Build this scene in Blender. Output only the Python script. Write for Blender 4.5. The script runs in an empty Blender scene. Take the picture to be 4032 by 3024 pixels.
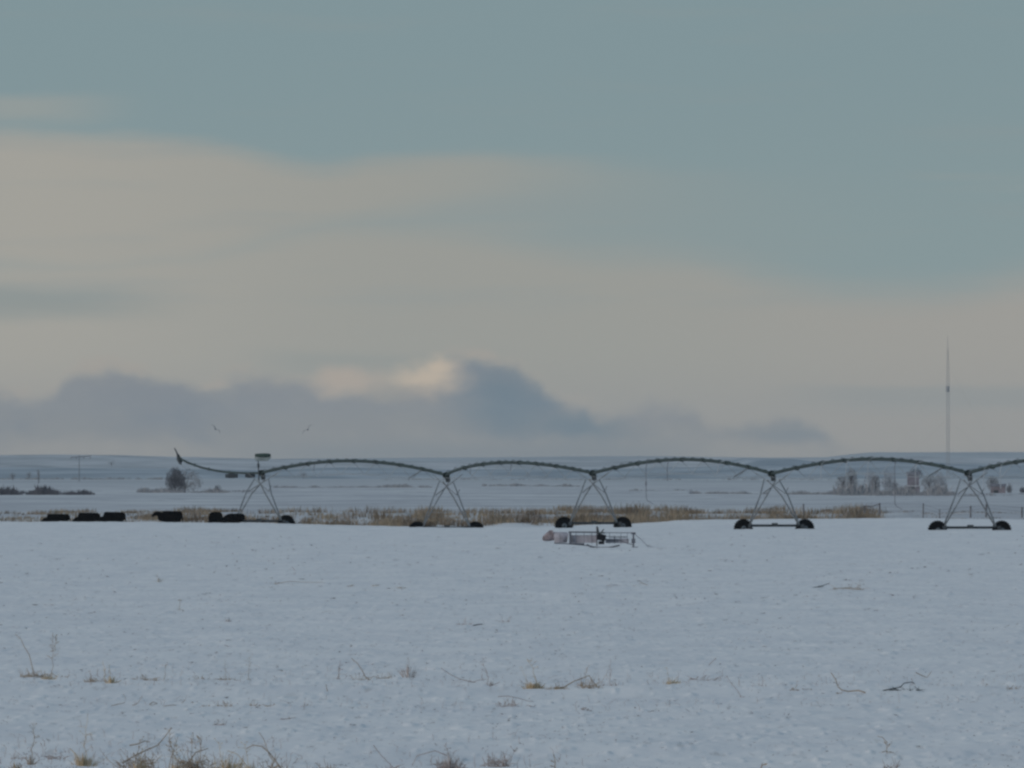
import bpy, math, random
import numpy as np
from mathutils import Vector, Matrix

# ------------------------------------------------------------------ camera
S = bpy.context.scene
C = S.collection
K = 1.055e-5          # radians per photograph pixel: a very long telephoto view
H = 3.9               # eye height above the field
HOR = 1858.0          # eye level row
cam_d = bpy.data.cameras.new("camera")
cam = bpy.data.objects.new("camera", cam_d)
C.objects.link(cam)
cam.location = (0, 0, H)
cam.rotation_euler = (math.radians(90), 0, 0)
cam_d.sensor_width = 36
cam_d.lens = 36 / (4032 * K)
cam_d.shift_y = (HOR - 1512) / 4032
cam_d.clip_start = 1.0
cam_d.clip_end = 80000
S.camera = cam
S.render.resolution_x = 1024
S.render.resolution_y = 768
S.render.engine = 'CYCLES'
try:
    S.cycles.pixel_filter_type = 'BLACKMAN_HARRIS'
    S.cycles.filter_width = 2.6       # softness of the long lens
    S.cycles.volume_bounces = 1
except Exception:
    pass
S.view_settings.view_transform = 'Standard'
S.view_settings.look = 'None'
S.view_settings.gamma = 1
S.view_settings.exposure = 0.0

# ------------------------------------------------------------------ light
SUN_EL, SUN_AZ = math.radians(21), math.radians(-125)   # behind left of the camera
sun_d = bpy.data.lights.new("sun", 'SUN')
sun_d.energy = 1.15
sun_d.angle = math.radians(30)
sun_d.color = (1.0, 0.87, 0.74)
sun = bpy.data.objects.new("sun", sun_d)
C.objects.link(sun)
sd = Vector((math.sin(SUN_AZ) * math.cos(SUN_EL), math.cos(SUN_AZ) * math.cos(SUN_EL), math.sin(SUN_EL)))
sun.rotation_euler = sd.to_track_quat('Z', 'Y').to_euler()


def lin(c):
    r = []
    for v in c[:3]:
        v = v / 255
        r.append(v / 12.92 if v < 0.04045 else ((v + 0.055) / 1.055) ** 2.4)
    return (r[0], r[1], r[2], 1)


def build_world():
    w = bpy.data.worlds.new("World")
    S.world = w
    w.use_nodes = True
    nt = w.node_tree
    N, L = nt.nodes, nt.links
    N.clear()

    def m(op, a, b=None, c=None, clamp=False):
        n = N.new('ShaderNodeMath')
        n.operation = op
        n.use_clamp = clamp
        for i, v in enumerate((a, b, c)):
            if v is None:
                continue
            if isinstance(v, (int, float)):
                n.inputs[i].default_value = v
            else:
                L.new(v, n.inputs[i])
        return n.outputs[0]

    def ss(v, lo, hi, a=0.0, b=1.0):          # smooth step between lo and hi
        n = N.new('ShaderNodeMapRange')
        n.interpolation_type = 'SMOOTHSTEP'
        for i, x in ((0, v), (1, lo), (2, hi), (3, a), (4, b)):
            if isinstance(x, (int, float)):
                n.inputs[i].default_value = x
            else:
                L.new(x, n.inputs[i])
        return n.outputs[0]

    def mix(f, a, b):
        n = N.new('ShaderNodeMix')
        n.data_type = 'RGBA'
        if isinstance(f, (int, float)):
            n.inputs[0].default_value = f
        else:
            L.new(f, n.inputs[0])
        for i, v in ((6, a), (7, b)):
            if isinstance(v, tuple):
                n.inputs[i].default_value = lin(v)
            else:
                L.new(v, n.inputs[i])
        return n.outputs[2]

    tc = N.new('ShaderNodeTexCoord')
    sep = N.new('ShaderNodeSeparateXYZ')
    L.new(tc.outputs['Generated'], sep.inputs[0])
    X, Y, Z = sep.outputs
    hyp = m('SQRT', m('ADD', m('MULTIPLY', X, X), m('MULTIPLY', Y, Y)))
    az = m('ARCTAN2', X, Y)                   # bearing of the direction, radians
    el = m('ARCTAN2', Z, hyp)                 # elevation, radians
    # bearing / elevation in units of 0.04254 rad (same scale both ways)
    u0 = m('ADD', m('MULTIPLY', az, 1 / (4032 * K)), 0.5)
    v0 = m('SUBTRACT', HOR / 4032, m('MULTIPLY', el, 1 / (4032 * K)))

    def noise(su, sv, seed, detail=4.0, rough=0.5):
        cv = N.new('ShaderNodeCombineXYZ')
        L.new(m('MULTIPLY', u0, su), cv.inputs[0])
        L.new(m('MULTIPLY', v0, sv), cv.inputs[1])
        cv.inputs[2].default_value = seed
        n = N.new('ShaderNodeTexNoise')
        L.new(cv.outputs[0], n.inputs['Vector'])
        n.inputs['Scale'].default_value = 1.0
        n.inputs['Detail'].default_value = detail
        n.inputs['Roughness'].default_value = rough
        return m('SUBTRACT', n.outputs[0], 0.5)

    nbig = noise(2.2, 9, 1.3)
    nmid = noise(9, 16, 4.1, 3)
    npuff = noise(13, 20, 7.7, 3, 0.45)
    npuff2 = noise(15, 15, 2.7, 3, 0.45)
    nfine = noise(30, 38, 5.5, 5, 0.55)
    nfine2 = noise(34, 34, 9.5, 4, 0.55)
    u = m('ADD', u0, m('ADD', m('MULTIPLY', npuff2, 0.030), m('MULTIPLY', nfine2, 0.022)))
    v = m('ADD', v0, m('ADD', m('MULTIPLY', npuff, 0.020), m('MULTIPLY', nfine, 0.026)))
    us = u0
    vs = m('ADD', v0, m('ADD', m('ADD', m('MULTIPLY', nbig, 0.030), m('MULTIPLY', nmid, 0.014)), m('MULTIPLY', noise(7, 60, 3.9, 5, .6), 0.018)))

    def curve(inp, pts):                      # pts in photograph pixels
        n = N.new('ShaderNodeFloatCurve')
        cm = n.mapping
        cu = cm.curves[0]
        pp = [(a / 4032, b / 4032) for a, b in pts]
        cu.points[0].location = pp[0]
        cu.points[1].location = pp[-1]
        for p in pp[1:-1]:
            cu.points.new(*p)
        cm.update()
        L.new(m('MINIMUM', m('MAXIMUM', inp, 0.0), 1.0), n.inputs['Value'])
        return n.outputs[0]

    px = 1 / 4032
    # --- clear air behind the clouds: teal blue above
    base = mix(ss(v0, 0.02, 0.30), (128, 148, 153), (134, 151, 153))
    # upper long streak of warm cloud, thinning to the right
    t1 = curve(us, [(0, 500), (400, 520), (800, 570), (1250, 655), (1500, 640), (1800, 600), (2100, 610), (2500, 640), (2900, 660), (4032, 700)])
    b1 = curve(us, [(0, 1060), (700, 1060), (1100, 960), (1500, 850), (1900, 790), (2300, 730), (2700, 700), (4032, 690)])
    A = m('MULTIPLY', ss(m('SUBTRACT', vs, t1), -45 * px, 75 * px), ss(m('SUBTRACT', b1, vs), -140 * px, 90 * px))
    A = m('MULTIPLY', A, ss(us, 0.80, 0.34))
    # lower warm deck
    t2 = curve(us, [(0, 1020), (800, 960), (1400, 880), (1800, 900), (2200, 975), (2700, 1010), (3100, 1110), (3400, 1160), (4032, 1110)])
    B = ss(m('SUBTRACT', vs, t2), -120 * px, 110 * px)
    wisp = m('MULTIPLY', ss(us, 0.16, 0.02), m('MULTIPLY', ss(vs, 330 * px, 400 * px), ss(vs, 520 * px, 440 * px)))
    warm = m('MAXIMUM', m('MAXIMUM', A, B), m('MULTIPLY', wisp, 0.45))
    wcol = mix(ss(us, 0.0, 0.42), (166, 162, 153), (156, 155, 148))
    wcol = mix(ss(us, 0.55, 1.0), wcol, (160, 156, 149))
    wcol = mix(ss(v0, 1350 * px, 1780 * px), wcol, (152, 149, 145))
    col = mix(m('MULTIPLY', warm, 0.90), base, wcol)
    # thin in-between veils
    veil = m('MULTIPLY', ss(vs, 600 * px, 800 * px), ss(us, 0.95, 0.40))
    col = mix(m('MULTIPLY', veil, m('MULTIPLY', m('SUBTRACT', 1.0, warm), 0.42)), col, (150, 152, 148))
    # cool gap in the deck, left
    gap = m('MULTIPLY', ss(us, 0.22, 0.05), m('MULTIPLY', ss(vs, 1080 * px, 1180 * px), ss(vs, 1310 * px, 1200 * px)))
    col = mix(m('MULTIPLY', gap, 0.75), col, (136, 145, 144))
    gap2 = m('MULTIPLY', m('MULTIPLY', ss(us, 0.22, 0.30), ss(us, 0.52, 0.42)), m('MULTIPLY', ss(vs, 1340 * px, 1400 * px), ss(vs, 1500 * px, 1420 * px)))
    col = mix(m('MULTIPLY', gap2, 0.35), col, (136, 145, 144))
    # faint grey layer at right
    lay = m('MULTIPLY', ss(us, 0.72, 0.86), m('MULTIPLY', ss(vs, 1495 * px, 1540 * px), ss(vs, 1650 * px, 1570 * px)))
    col = mix(m('MULTIPLY', lay, 0.5), col, (137, 144, 145))
    # --- low cumulus bank
    tc_ = curve(u, [(0, 1545), (180, 1560), (300, 1475), (430, 1450), (620, 1500), (760, 1515), (1000, 1480), (1130, 1480), (1300, 1540), (1550, 1560), (1720, 1470), (1830, 1420), (1960, 1425), (2080, 1480), (2180, 1570), (2300, 1600), (2420, 1640), (2520, 1590), (2700, 1600), (2850, 1675), (2980, 1650), (3100, 1650), (3240, 1705), (3330, 1760), (4032, 1790)])
    bank = ss(m('SUBTRACT', v, tc_), -34 * px, 56 * px)
    low = ss(v, 1810 * px, 1690 * px)
    bank = m('MULTIPLY', bank, m('ADD', m('MULTIPLY', low, 0.85), 0.15))
    bcol = mix(ss(u, 0.02, 0.3), (124, 131, 139), (127, 133, 140))
    bcol = mix(ss(m('ADD', v, m('MULTIPLY', nmid, .02)), 1560 * px, 1700 * px), bcol, (129, 134, 138))
    lump = noise(16, 24, 21.0, 5, .55)
    lump2 = noise(9, 20, 33.0, 4, .55)
    bcol = mix(m('MULTIPLY', ss(lump, 0.0, 0.26), 0.55), bcol, (141, 144, 144))
    bcol = mix(m('MULTIPLY', ss(lump2, 0.02, 0.25), 0.6), bcol, (117, 127, 138))
    col = mix(m('MULTIPLY', bank, m('ADD', 0.80, m('MULTIPLY', lump2, 0.5))), col, bcol)
    # thin lit rim that breaks up along the tops of the bank
    rimc = m('MULTIPLY', ss(m('SUBTRACT', v, tc_), -70 * px, -14 * px), ss(m('SUBTRACT', v, tc_), 30 * px, -10 * px))
    col = mix(m('MULTIPLY', rimc, m('MULTIPLY', ss(lump, -.05, 0.2), m('MULTIPLY', 0.75, ss(u, .66, .5)))), col, (163, 157, 149))
    # dark slate core of the bank
    def blob(cu, cv_, ru, rv, soft=0.9):
        a = m('MULTIPLY', m('SUBTRACT', u, cu * px), 1 / (ru * px))
        b = m('MULTIPLY', m('SUBTRACT', v, cv_ * px), 1 / (rv * px))
        r = m('SQRT', m('ADD', m('MULTIPLY', a, a), m('MULTIPLY', b, b)))
        return ss(r, 1 + soft, 1 - soft)
    core = m('MAXIMUM', blob(2030, 1600, 190, 130), blob(2250, 1690, 210, 70))
    core = m('MULTIPLY', core, bank)
    core = m('MULTIPLY', core, m('ADD', .9, m('MULTIPLY', lump, 0.8)))
    col = mix(m('MULTIPLY', core, 0.88), col, (102, 121, 134))
    col = mix(m('MULTIPLY', m('MULTIPLY', blob(3150, 1710, 200, 42), bank), 0.6), col, (120, 130, 137))
    col = mix(m('MULTIPLY', m('MULTIPLY', blob(650, 1600, 360, 90), bank), 0.35), col, (118, 127, 137))
    # sunlit tops
    col = mix(m('MULTIPLY', m('MAXIMUM', blob(1745, 1468, 80, 44, .8), blob(1690, 1500, 130, 54, .8)), 1.0), col, (188, 175, 158))
    col = mix(m('MULTIPLY', blob(1365, 1505, 130, 56, .8), 0.95), col, (172, 162, 151))
    col = mix(m('MULTIPLY', blob(1600, 1560, 160, 40, .8), 0.4), col, (146, 144, 140))
    # greyer air right on the horizon
    col = mix(m('MULTIPLY', ss(v0, 1690 * px, 1790 * px, 0, .9), m('MULTIPLY', ss(u, .14, .34), ss(u, .76, .60))), col, (124, 132, 138))
    col = mix(ss(v0, 1740 * px, 1810 * px, 0, .3), col, (130, 135, 139))
    # long soft streaks through the whole layer
    strk = noise(3, 26, 11.0, 5, .55)
    col = mix(m('MULTIPLY', ss(strk, 0.0, 0.30), m('MULTIPLY', 0.38, ss(v0, 1420 * px, 1100 * px))), col, (139, 149, 150))
    strk2 = noise(2.4, 34, 17.0, 5, .55)
    col = mix(m('MULTIPLY', ss(strk2, 0.02, 0.30), m('MULTIPLY', 0.30, m('MULTIPLY', ss(v0, 480 * px, 640 * px), ss(v0, 1420 * px, 1200 * px)))), col, (157, 155, 148))

    sky = N.new('ShaderNodeTexSky')
    sky.sky_type = 'NISHITA'
    sky.sun_disc = False
    sky.sun_elevation = SUN_EL
    sky.sun_rotation = SUN_AZ
    sky.altitude = 1400
    sky.dust_density = 1.5
    bg1 = N.new('ShaderNodeBackground')
    L.new(sky.outputs[0], bg1.inputs[0])
    bg1.inputs[1].default_value = 0.132
    bg2 = N.new('ShaderNodeBackground')
    L.new(col, bg2.inputs[0])
    bg2.inputs[1].default_value = 1.0
    ms = N.new('ShaderNodeMixShader')
    # the cloud layer covers the low sky all round and thins overhead
    L.new(ss(el, 0.05, 0.9, 1.0, 0.35), ms.inputs[0])
    L.new(bg1.outputs[0], ms.inputs[1])
    L.new(bg2.outputs[0], ms.inputs[2])
    out = N.new('ShaderNodeOutputWorld')
    L.new(ms.outputs[0], out.inputs[0])


build_world()

# ------------------------------------------------------------------ helpers
R = random.Random(7)


def tag(o, label=None, cat=None, group=None, kind=None):
    if label: o['label'] = label
    if cat: o['category'] = cat
    if group: o['group'] = group
    if kind: o['kind'] = kind
    return o


def at(x, y, D):
    """the point at distance D seen at photograph column x, row y"""
    return Vector(((x - 2016) * K * D, D, H - (y - HOR) * K * D))


def mat(name, col, var=0.15, scale=4.0, rough=0.8, col2=None, metallic=0.0, stretch=(1, 1, 1), bump=0.0):
    m = bpy.data.materials.new(name)
    m.use_nodes = True
    nt = m.node_tree
    N, L = nt.nodes, nt.links
    b = N['Principled BSDF']
    b.inputs['Roughness'].default_value = rough
    b.inputs['Metallic'].default_value = metallic
    b.inputs['Specular IOR Level'].default_value = 0.25
    tc = N.new('ShaderNodeTexCoord')
    mp = N.new('ShaderNodeMapping')
    mp.inputs['Scale'].default_value = stretch
    L.new(tc.outputs['Object'], mp.inputs[0])
    n = N.new('ShaderNodeTexNoise')
    n.inputs['Scale'].default_value = scale
    n.inputs['Detail'].default_value = 5
    L.new(mp.outputs[0], n.inputs['Vector'])
    r = N.new('ShaderNodeValToRGB')
    c1 = tuple(max(0, c * (1 - var)) for c in col[:3]) + (1,)
    c2 = tuple(min(1, c * (1 + var)) for c in (col2 or col)[:3]) + (1,)
    r.color_ramp.elements[0].position = 0.35
    r.color_ramp.elements[0].color = c1
    r.color_ramp.elements[1].position = 0.65
    r.color_ramp.elements[1].color = c2
    L.new(n.outputs[0], r.inputs[0])
    L.new(r.outputs[0], b.inputs['Base Color'])
    if bump:
        bp = N.new('ShaderNodeBump')
        bp.inputs['Strength'].default_value = bump
        L.new(n.outputs[0], bp.inputs['Height'])
        L.new(bp.outputs[0], b.inputs['Normal'])
    return m


class MB:
    def __init__(self):
        self.v = []
        self.f = []

    def box(self, c, s, M=None):
        c = Vector(c)
        i = len(self.v)
        for dz in (-.5, .5):
            for dx, dy in ((-.5, -.5), (.5, -.5), (.5, .5), (-.5, .5)):
                p = Vector((dx * s[0], dy * s[1], dz * s[2]))
                if M: p = M @ p
                self.v.append(c + p)
        for q in ((0, 3, 2, 1), (4, 5, 6, 7), (0, 1, 5, 4), (1, 2, 6, 5), (2, 3, 7, 6), (3, 0, 4, 7)):
            self.f.append(tuple(i + k for k in q))
        return self

    def path(self, pts, radii, n=6, cap=True):
        pts = [Vector(p) for p in pts]
        if isinstance(radii, (int, float)): radii = [radii] * len(pts)
        i0 = len(self.v)
        for k, p in enumerate(pts):
            a = pts[max(0, k - 1)]
            b = pts[min(len(pts) - 1, k + 1)]
            d = (b - a)
            if d.length < 1e-9: d = Vector((0, 0, 1))
            d.normalize()
            up = Vector((0, 0, 1)) if abs(d.z) < .9 else Vector((1, 0, 0))
            s = d.cross(up).normalized()
            t = s.cross(d)
            for j in range(n):
                an = 2 * math.pi * j / n
                self.v.append(p + (s * math.cos(an) + t * math.sin(an)) * radii[k])
        for k in range(len(pts) - 1):
            for j in range(n):
                a = i0 + k * n + j
                b = i0 + k * n + (j + 1) % n
                self.f.append((a, b, b + n, a + n))
        if cap:
            self.f.append(tuple(i0 + j for j in range(n)))
            e = i0 + (len(pts) - 1) * n
            self.f.append(tuple(e + n - 1 - j for j in range(n)))
        return self

    def lathe(self, c, axis, prof, n=20):
        """prof: list of (along axis, radius)"""
        c = Vector(c)
        d = Vector(axis).normalized()
        up = Vector((0, 0, 1)) if abs(d.z) < .9 else Vector((1, 0, 0))
        s = d.cross(up).normalized()
        t = s.cross(d)
        i0 = len(self.v)
        for (a, r) in prof:
            for j in range(n):
                an = 2 * math.pi * j / n
                self.v.append(c + d * a + (s * math.cos(an) + t * math.sin(an)) * r)
        for k in range(len(prof) - 1):
            for j in range(n):
                a = i0 + k * n + j
                b = i0 + k * n + (j + 1) % n
                self.f.append((a, b, b + n, a + n))
        self.f.append(tuple(i0 + j for j in range(n)))
        e = i0 + (len(prof) - 1) * n
        self.f.append(tuple(e + n - 1 - j for j in range(n)))
        return self

    def blade(self, p, d, h, w, bend, rng):
        """a tapering bent grass blade, two segments"""
        p = Vector(p)
        s = Vector((math.cos(d), math.sin(d) , 0))
        q = Vector((-math.sin(d), math.cos(d), 0))
        a = p + Vector((0, 0, h * .55)) + s * bend * .35
        t = p + Vector((0, 0, h)) + s * bend
        i = len(self.v)
        side = Vector((1, 0, 0)) * .7 + q * .5
        side.normalize()
        self.v += [p - side * w * .5, p + side * w * .5, a + side * w * .4, a - side * w * .4, t]
        self.f += [(i, i + 1, i + 2, i + 3), (i + 3, i + 2, i + 4)]

    def build(self, name, m, parent=None, smooth=False):
        me = bpy.data.meshes.new(name)
        org = Vector((0, 0, 0))
        if parent is not None: org = parent_world(parent)
        elif getattr(self, 'org', None) is not None: org = self.org
        me.from_pydata([v - org for v in self.v], [], self.f)
        me.update()
        if smooth:
            me.polygons.foreach_set('use_smooth', [True] * len(me.polygons))
        me.materials.append(m)
        o = bpy.data.objects.new(name, me)
        C.objects.link(o)
        if parent is not None: o.parent = parent
        elif getattr(self, 'org', None) is not None: o.location = org
        return o


def parent_world(o):
    p = Vector((0, 0, 0))
    while o is not None:
        p += o.location
        o = o.parent
    return p


def empty(name, loc, parent=None):
    o = bpy.data.objects.new(name, None)
    C.objects.link(o)
    if parent is not None:
        o.parent = parent
        o.location = Vector(loc) - parent_world(parent)
    else:
        o.location = loc
    o.empty_display_size = .3
    return o


# ------------------------------------------------------------------ ground
def vnoise(x, y, seed=0):
    xi = np.floor(x).astype(np.int64)
    yi = np.floor(y).astype(np.int64)
    xf = x - xi
    yf = y - yi

    def h(a, b):
        n = (a * 374761393 + b * 668265263 + seed * 1442695041) & 0xffffffff
        n = ((n ^ (n >> 13)) * 1274126177) & 0xffffffff
        return ((n ^ (n >> 16)) & 0xffff) / 65535.0
    sx = xf * xf * (3 - 2 * xf)
    sy = yf * yf * (3 - 2 * yf)
    a = h(xi, yi) * (1 - sx) + h(xi + 1, yi) * sx
    b = h(xi, yi + 1) * (1 - sx) + h(xi + 1, yi + 1) * sx
    return a * (1 - sy) + b * sy - .5


CX = [-3000, 0, 600, 1000, 1400, 1700, 2000, 2200, 2500, 2700, 3000, 3400, 4032, 7000]
CV = [2060, 2056, 2056, 2060, 2068, 2074, 2076, 2074, 2062, 2051, 2044, 2041, 2045, 2045]
CD = [1800, 1800, 1800, 1800, 1785, 1775, 1775, 1780, 1850, 1900, 1940, 1950, 1950, 1950]


def sstep(a, b, x):
    t = np.clip((x - a) / (b - a), 0, 1)
    return t * t * (3 - 2 * t)


def gz(x, Y, detail=True):
    x = np.asarray(x, float)
    Y = np.asarray(Y, float)
    u = 2016 + x / (np.maximum(Y, 50) * K)
    cv = np.interp(u, CX, CV)
    cd = np.interp(u, CX, CD)
    zc = H - (cv - HOR) * K * cd
    z = zc * sstep(1640, cd - 5, Y) * (Y < 5000)
    # the ground falls away behind the rim of the field and comes back
    drop = sstep(cd + 4, cd + 45, Y) * (1 - sstep(2020, 2160, Y))
    z = z * (1 - sstep(cd + 5, 2200, Y)) - .75 * drop
    # mounds where the tall grass stands
    z = z + sstep(1990, 2060, Y) * (1 - sstep(2250, 2500, Y)) * (.30 * vnoise(x * .28, Y * .05, 5) + .25 * vnoise(x * .11, Y * .03, 6))
    # near field relief
    nf = sstep(100, 260, Y) * (1 - sstep(1900, 2100, Y))
    z = z + nf * (.10 * vnoise(x * .12, Y * .02, 1) + .05 * vnoise(x * .5, Y * .07, 2))
    z = z + nf * .11 * np.exp(-((Y - 424 - 3 * vnoise(x * .4, Y * 0, 9)) / 5.0) ** 2)
    z = z + nf * .08 * np.exp(-((Y - 335 - 5 * vnoise(x * .4, Y * 0, 19)) / 6.0) ** 2)
    if detail:
        a = .026 * vnoise(x * 1.7, Y * .35, 3) + .022 * vnoise(x * 4.2, Y * .8, 4)
        lump = np.maximum(vnoise(x * 2.6, Y * .5, 8) - .28, 0) * .14 + np.maximum(vnoise(x * 6.1, Y * 1.1, 12) - .3, 0) * .16
        z = z + nf * (a + lump)
        z = z + sstep(2100, 2600, Y) * (1 - sstep(6000, 9000, Y)) * .5 * vnoise(x * .03, Y * .004, 21)
    return z


def gz1(x, Y):
    return float(gz(np.array([x]), np.array([Y]))[0])


def base_at(px, py):
    """ground point of the near field seen at column px, row py"""
    D = H / ((py - HOR) * K)
    for _ in range(8):
        z = gz1((px - 2016) * K * D, D)
        D = (H - z) / ((py - HOR) * K) * .5 + D * .5
    return Vector(((px - 2016) * K * D, D, gz1((px - 2016) * K * D, D)))


def ground_material():
    m = bpy.data.materials.new("snow_field")
    m.use_nodes = True
    nt = m.node_tree
    N, L = nt.nodes, nt.links
    b = N['Principled BSDF']
    b.inputs['Roughness'].default_value = .75
    b.inputs['Specular IOR Level'].default_value = .15
    tc = N.new('ShaderNodeTexCoord')
    sp = N.new('ShaderNodeSeparateXYZ')
    L.new(tc.outputs['Object'], sp.inputs[0])

    def noise(sc, scale, detail=5, rough=.55):
        mp = N.new('ShaderNodeMapping')
        mp.inputs['Scale'].default_value = sc
        L.new(tc.outputs['Object'], mp.inputs[0])
        n = N.new('ShaderNodeTexNoise')
        n.inputs['Scale'].default_value = scale
        n.inputs['Detail'].default_value = detail
        n.inputs['Roughness'].default_value = rough
        L.new(mp.outputs[0], n.inputs['Vector'])
        return n.outputs[0]

    def mr(v, a, b_, c=0., d=1.):
        n = N.new('ShaderNodeMapRange')
        n.interpolation_type = 'SMOOTHSTEP'
        L.new(v, n.inputs[0])
        for i, q in enumerate((a, b_, c, d)): n.inputs[i + 1].default_value = q
        return n.outputs[0]

    def mul(a, b_):
        n = N.new('ShaderNodeMath')
        n.operation = 'MULTIPLY'
        for i, q in enumerate((a, b_)):
            if isinstance(q, float): n.inputs[i].default_value = q
            else: L.new(q, n.inputs[i])
        return n.outputs[0]

    def mix(f, a, b_):
        n = N.new('ShaderNodeMix')
        n.data_type = 'RGBA'
        L.new(f, n.inputs[0])
        for i, q in ((6, a), (7, b_)):
            if isinstance(q, tuple): n.inputs[i].default_value = q
            else: L.new(q, n.inputs[i])
        return n.outputs[2]
    snow = mix(mr(noise((.5, .06, 1), 1.0, 6), .3, .7), (.80, .82, .85, 1), (.90, .91, .92, 1))
    # earth and stubble showing thinly through the snow
    thin = mul(mr(noise((2.2, .10, 1), 1.0, 7, .7), .54, .72), .24)
    snow = mix(thin, snow, (.45, .43, .42, 1))
    specks = mul(mr(noise((4.5, .16, 1), 1.0, 3, .6), .62, .72), .32)
    snow = mix(specks, snow, (.34, .31, .29, 1))
    # pasture beyond the rim: thinner snow over grass and brush
    far = mix(mr(noise((.03, .006, 1), 1.0, 7, .65), .38, .66), (.50, .52, .56, 1), (.68, .70, .72, 1))
    brush = mul(mr(noise((.12, .006, 1), 1.3, 7, .75), .52, .68), .55)
    far = mix(brush, far, (.30, .31, .34, 1))
    col = mix(mr(sp.outputs[1], 1960, 2150), snow, far)
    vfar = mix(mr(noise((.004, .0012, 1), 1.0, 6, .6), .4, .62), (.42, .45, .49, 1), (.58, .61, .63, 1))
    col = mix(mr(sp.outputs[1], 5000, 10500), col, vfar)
    L.new(col, b.inputs['Base Color'])
    bp = N.new('ShaderNodeBump')
    bp.inputs['Strength'].default_value = .35
    bp.inputs['Distance'].default_value = .03
    L.new(noise((5, 1.2, 5), 1.0, 6, .6), bp.inputs['Height'])
    L.new(bp.outputs[0], b.inputs['Normal'])
    return m


def grid_mesh(name, X, Y, Z, m):
    nr, nc = X.shape
    co = np.stack([X, Y, Z], -1).reshape(-1, 3).astype(np.float32)
    idx = np.arange(nr * nc).reshape(nr, nc)
    q = np.stack([idx[:-1, :-1], idx[:-1, 1:], idx[1:, 1:], idx[1:, :-1]], -1).reshape(-1, 4)
    me = bpy.data.meshes.new(name)
    me.vertices.add(len(co))
    me.vertices.foreach_set('co', co.ravel())
    me.loops.add(q.size)
    me.loops.foreach_set('vertex_index', q.ravel().astype(np.int32))
    me.polygons.add(len(q))
    me.polygons.foreach_set('loop_start', (np.arange(len(q)) * 4).astype(np.int32))
    me.polygons.foreach_set('loop_total', np.full(len(q), 4, np.int32))
    me.polygons.foreach_set('use_smooth', np.ones(len(q), bool))
    me.update(calc_edges=True)
    me.materials.append(m)
    o = bpy.data.objects.new(name, me)
    C.objects.link(o)
    return o


def build_ground():
    hw = 2016 * K
    t_in = np.linspace(-hw * 1.25, hw * 1.25, 620)
    w = hw * 1.25 * np.geomspace(1.01, 60, 70)
    t = np.concatenate([-w[::-1], t_in, w])
    Ys = np.concatenate([np.linspace(-500, 200, 15), np.geomspace(202, 290, 60)[:-1],
                         np.geomspace(290, 1740, 1000)[:-1], np.arange(1740, 2200, 2.0),
                         np.geomspace(2200, 30000, 260)])
    T, Y = np.meshgrid(t, Ys)
    X = T * np.maximum(Y, 250)
    Z = gz(X, Y)
    o = grid_mesh("snow_field", X, Y, Z, ground_material())
    tag(o, kind='structure')


build_ground()


# hills on the horizon -------------------------------------------------
def hills(name, D, depth, pts, m, seed):
    xs = np.linspace(-9000, 13000, 900)
    prof = np.interp(xs, [p[0] for p in pts], [p[1] for p in pts])
    nd = 24
    dd = np.linspace(0, 1, nd)
    PX, DD = np.meshgrid(xs, dd)
    Yw = D + DD * depth
    Xw = (PX - 2016) * K * D
    top = H + (HOR - np.tile(prof, (nd, 1))) * K * D
    foot = -2.0
    shape = np.minimum(1, np.sin(np.clip(DD * 1.25, 0, 1) * math.pi / 2)) * (1 - .0 * DD)
    Z = foot + (top - foot) * shape
    Z += shape * (1 - shape) * 3.5 * (D / 15000) * vnoise(Xw * .01, Yw * .002, seed) * 2
    Z += .6 * (D / 15000) * vnoise(Xw * .03, Yw * .004, seed + 1) * shape
    o = grid_mesh(name, Xw, Yw, Z, m)
    tag(o, kind='structure')


hill_a = mat("hazed_sage_snow_hill", (.38, .42, .46), .18, .02, col2=(.48, .50, .53), stretch=(1, .15, 3))  # sage and snow, colour raised paler to make up for the thin haze
hill_b = mat("hazed_blue_hill", (.26, .33, .40), .15, .015, col2=(.38, .43, .48), stretch=(1, .15, 3))  # distance haze partly put into this paler colour too
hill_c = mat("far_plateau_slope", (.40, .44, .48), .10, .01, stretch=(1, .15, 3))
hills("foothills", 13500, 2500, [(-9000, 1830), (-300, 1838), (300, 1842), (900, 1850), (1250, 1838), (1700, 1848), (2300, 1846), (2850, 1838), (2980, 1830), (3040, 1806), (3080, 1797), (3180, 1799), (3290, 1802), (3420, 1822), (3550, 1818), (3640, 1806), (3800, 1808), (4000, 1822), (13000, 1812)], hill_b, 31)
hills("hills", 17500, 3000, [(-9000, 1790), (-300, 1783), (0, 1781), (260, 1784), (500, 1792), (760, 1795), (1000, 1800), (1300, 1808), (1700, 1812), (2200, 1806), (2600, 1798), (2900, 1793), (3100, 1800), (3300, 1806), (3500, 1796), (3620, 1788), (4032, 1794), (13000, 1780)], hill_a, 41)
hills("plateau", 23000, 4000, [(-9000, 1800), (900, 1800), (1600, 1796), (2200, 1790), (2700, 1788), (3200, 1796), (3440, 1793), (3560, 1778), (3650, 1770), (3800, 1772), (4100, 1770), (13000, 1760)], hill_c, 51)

# haze: one closed box of thin air over the whole scene
def build_haze():
    mb = MB()
    mb.box((0, 14000, 39), (64000, 30400, 88))
    m = bpy.data.materials.new("haze")
    m.use_nodes = True
    nt = m.node_tree
    nt.nodes.clear()
    o_ = nt.nodes.new('ShaderNodeOutputMaterial')
    pv = nt.nodes.new('ShaderNodeVolumePrincipled')
    pv.inputs['Color'].default_value = (.86, .92, .97, 1)
    pv.inputs['Density'].default_value = HAZE
    pv.inputs['Anisotropy'].default_value = 0.0
    nt.links.new(pv.outputs[0], o_.inputs['Volume'])
    o = mb.build("haze", m)
    tag(o, kind='stuff')


HAZE = 1.0e-5
build_haze()

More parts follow.
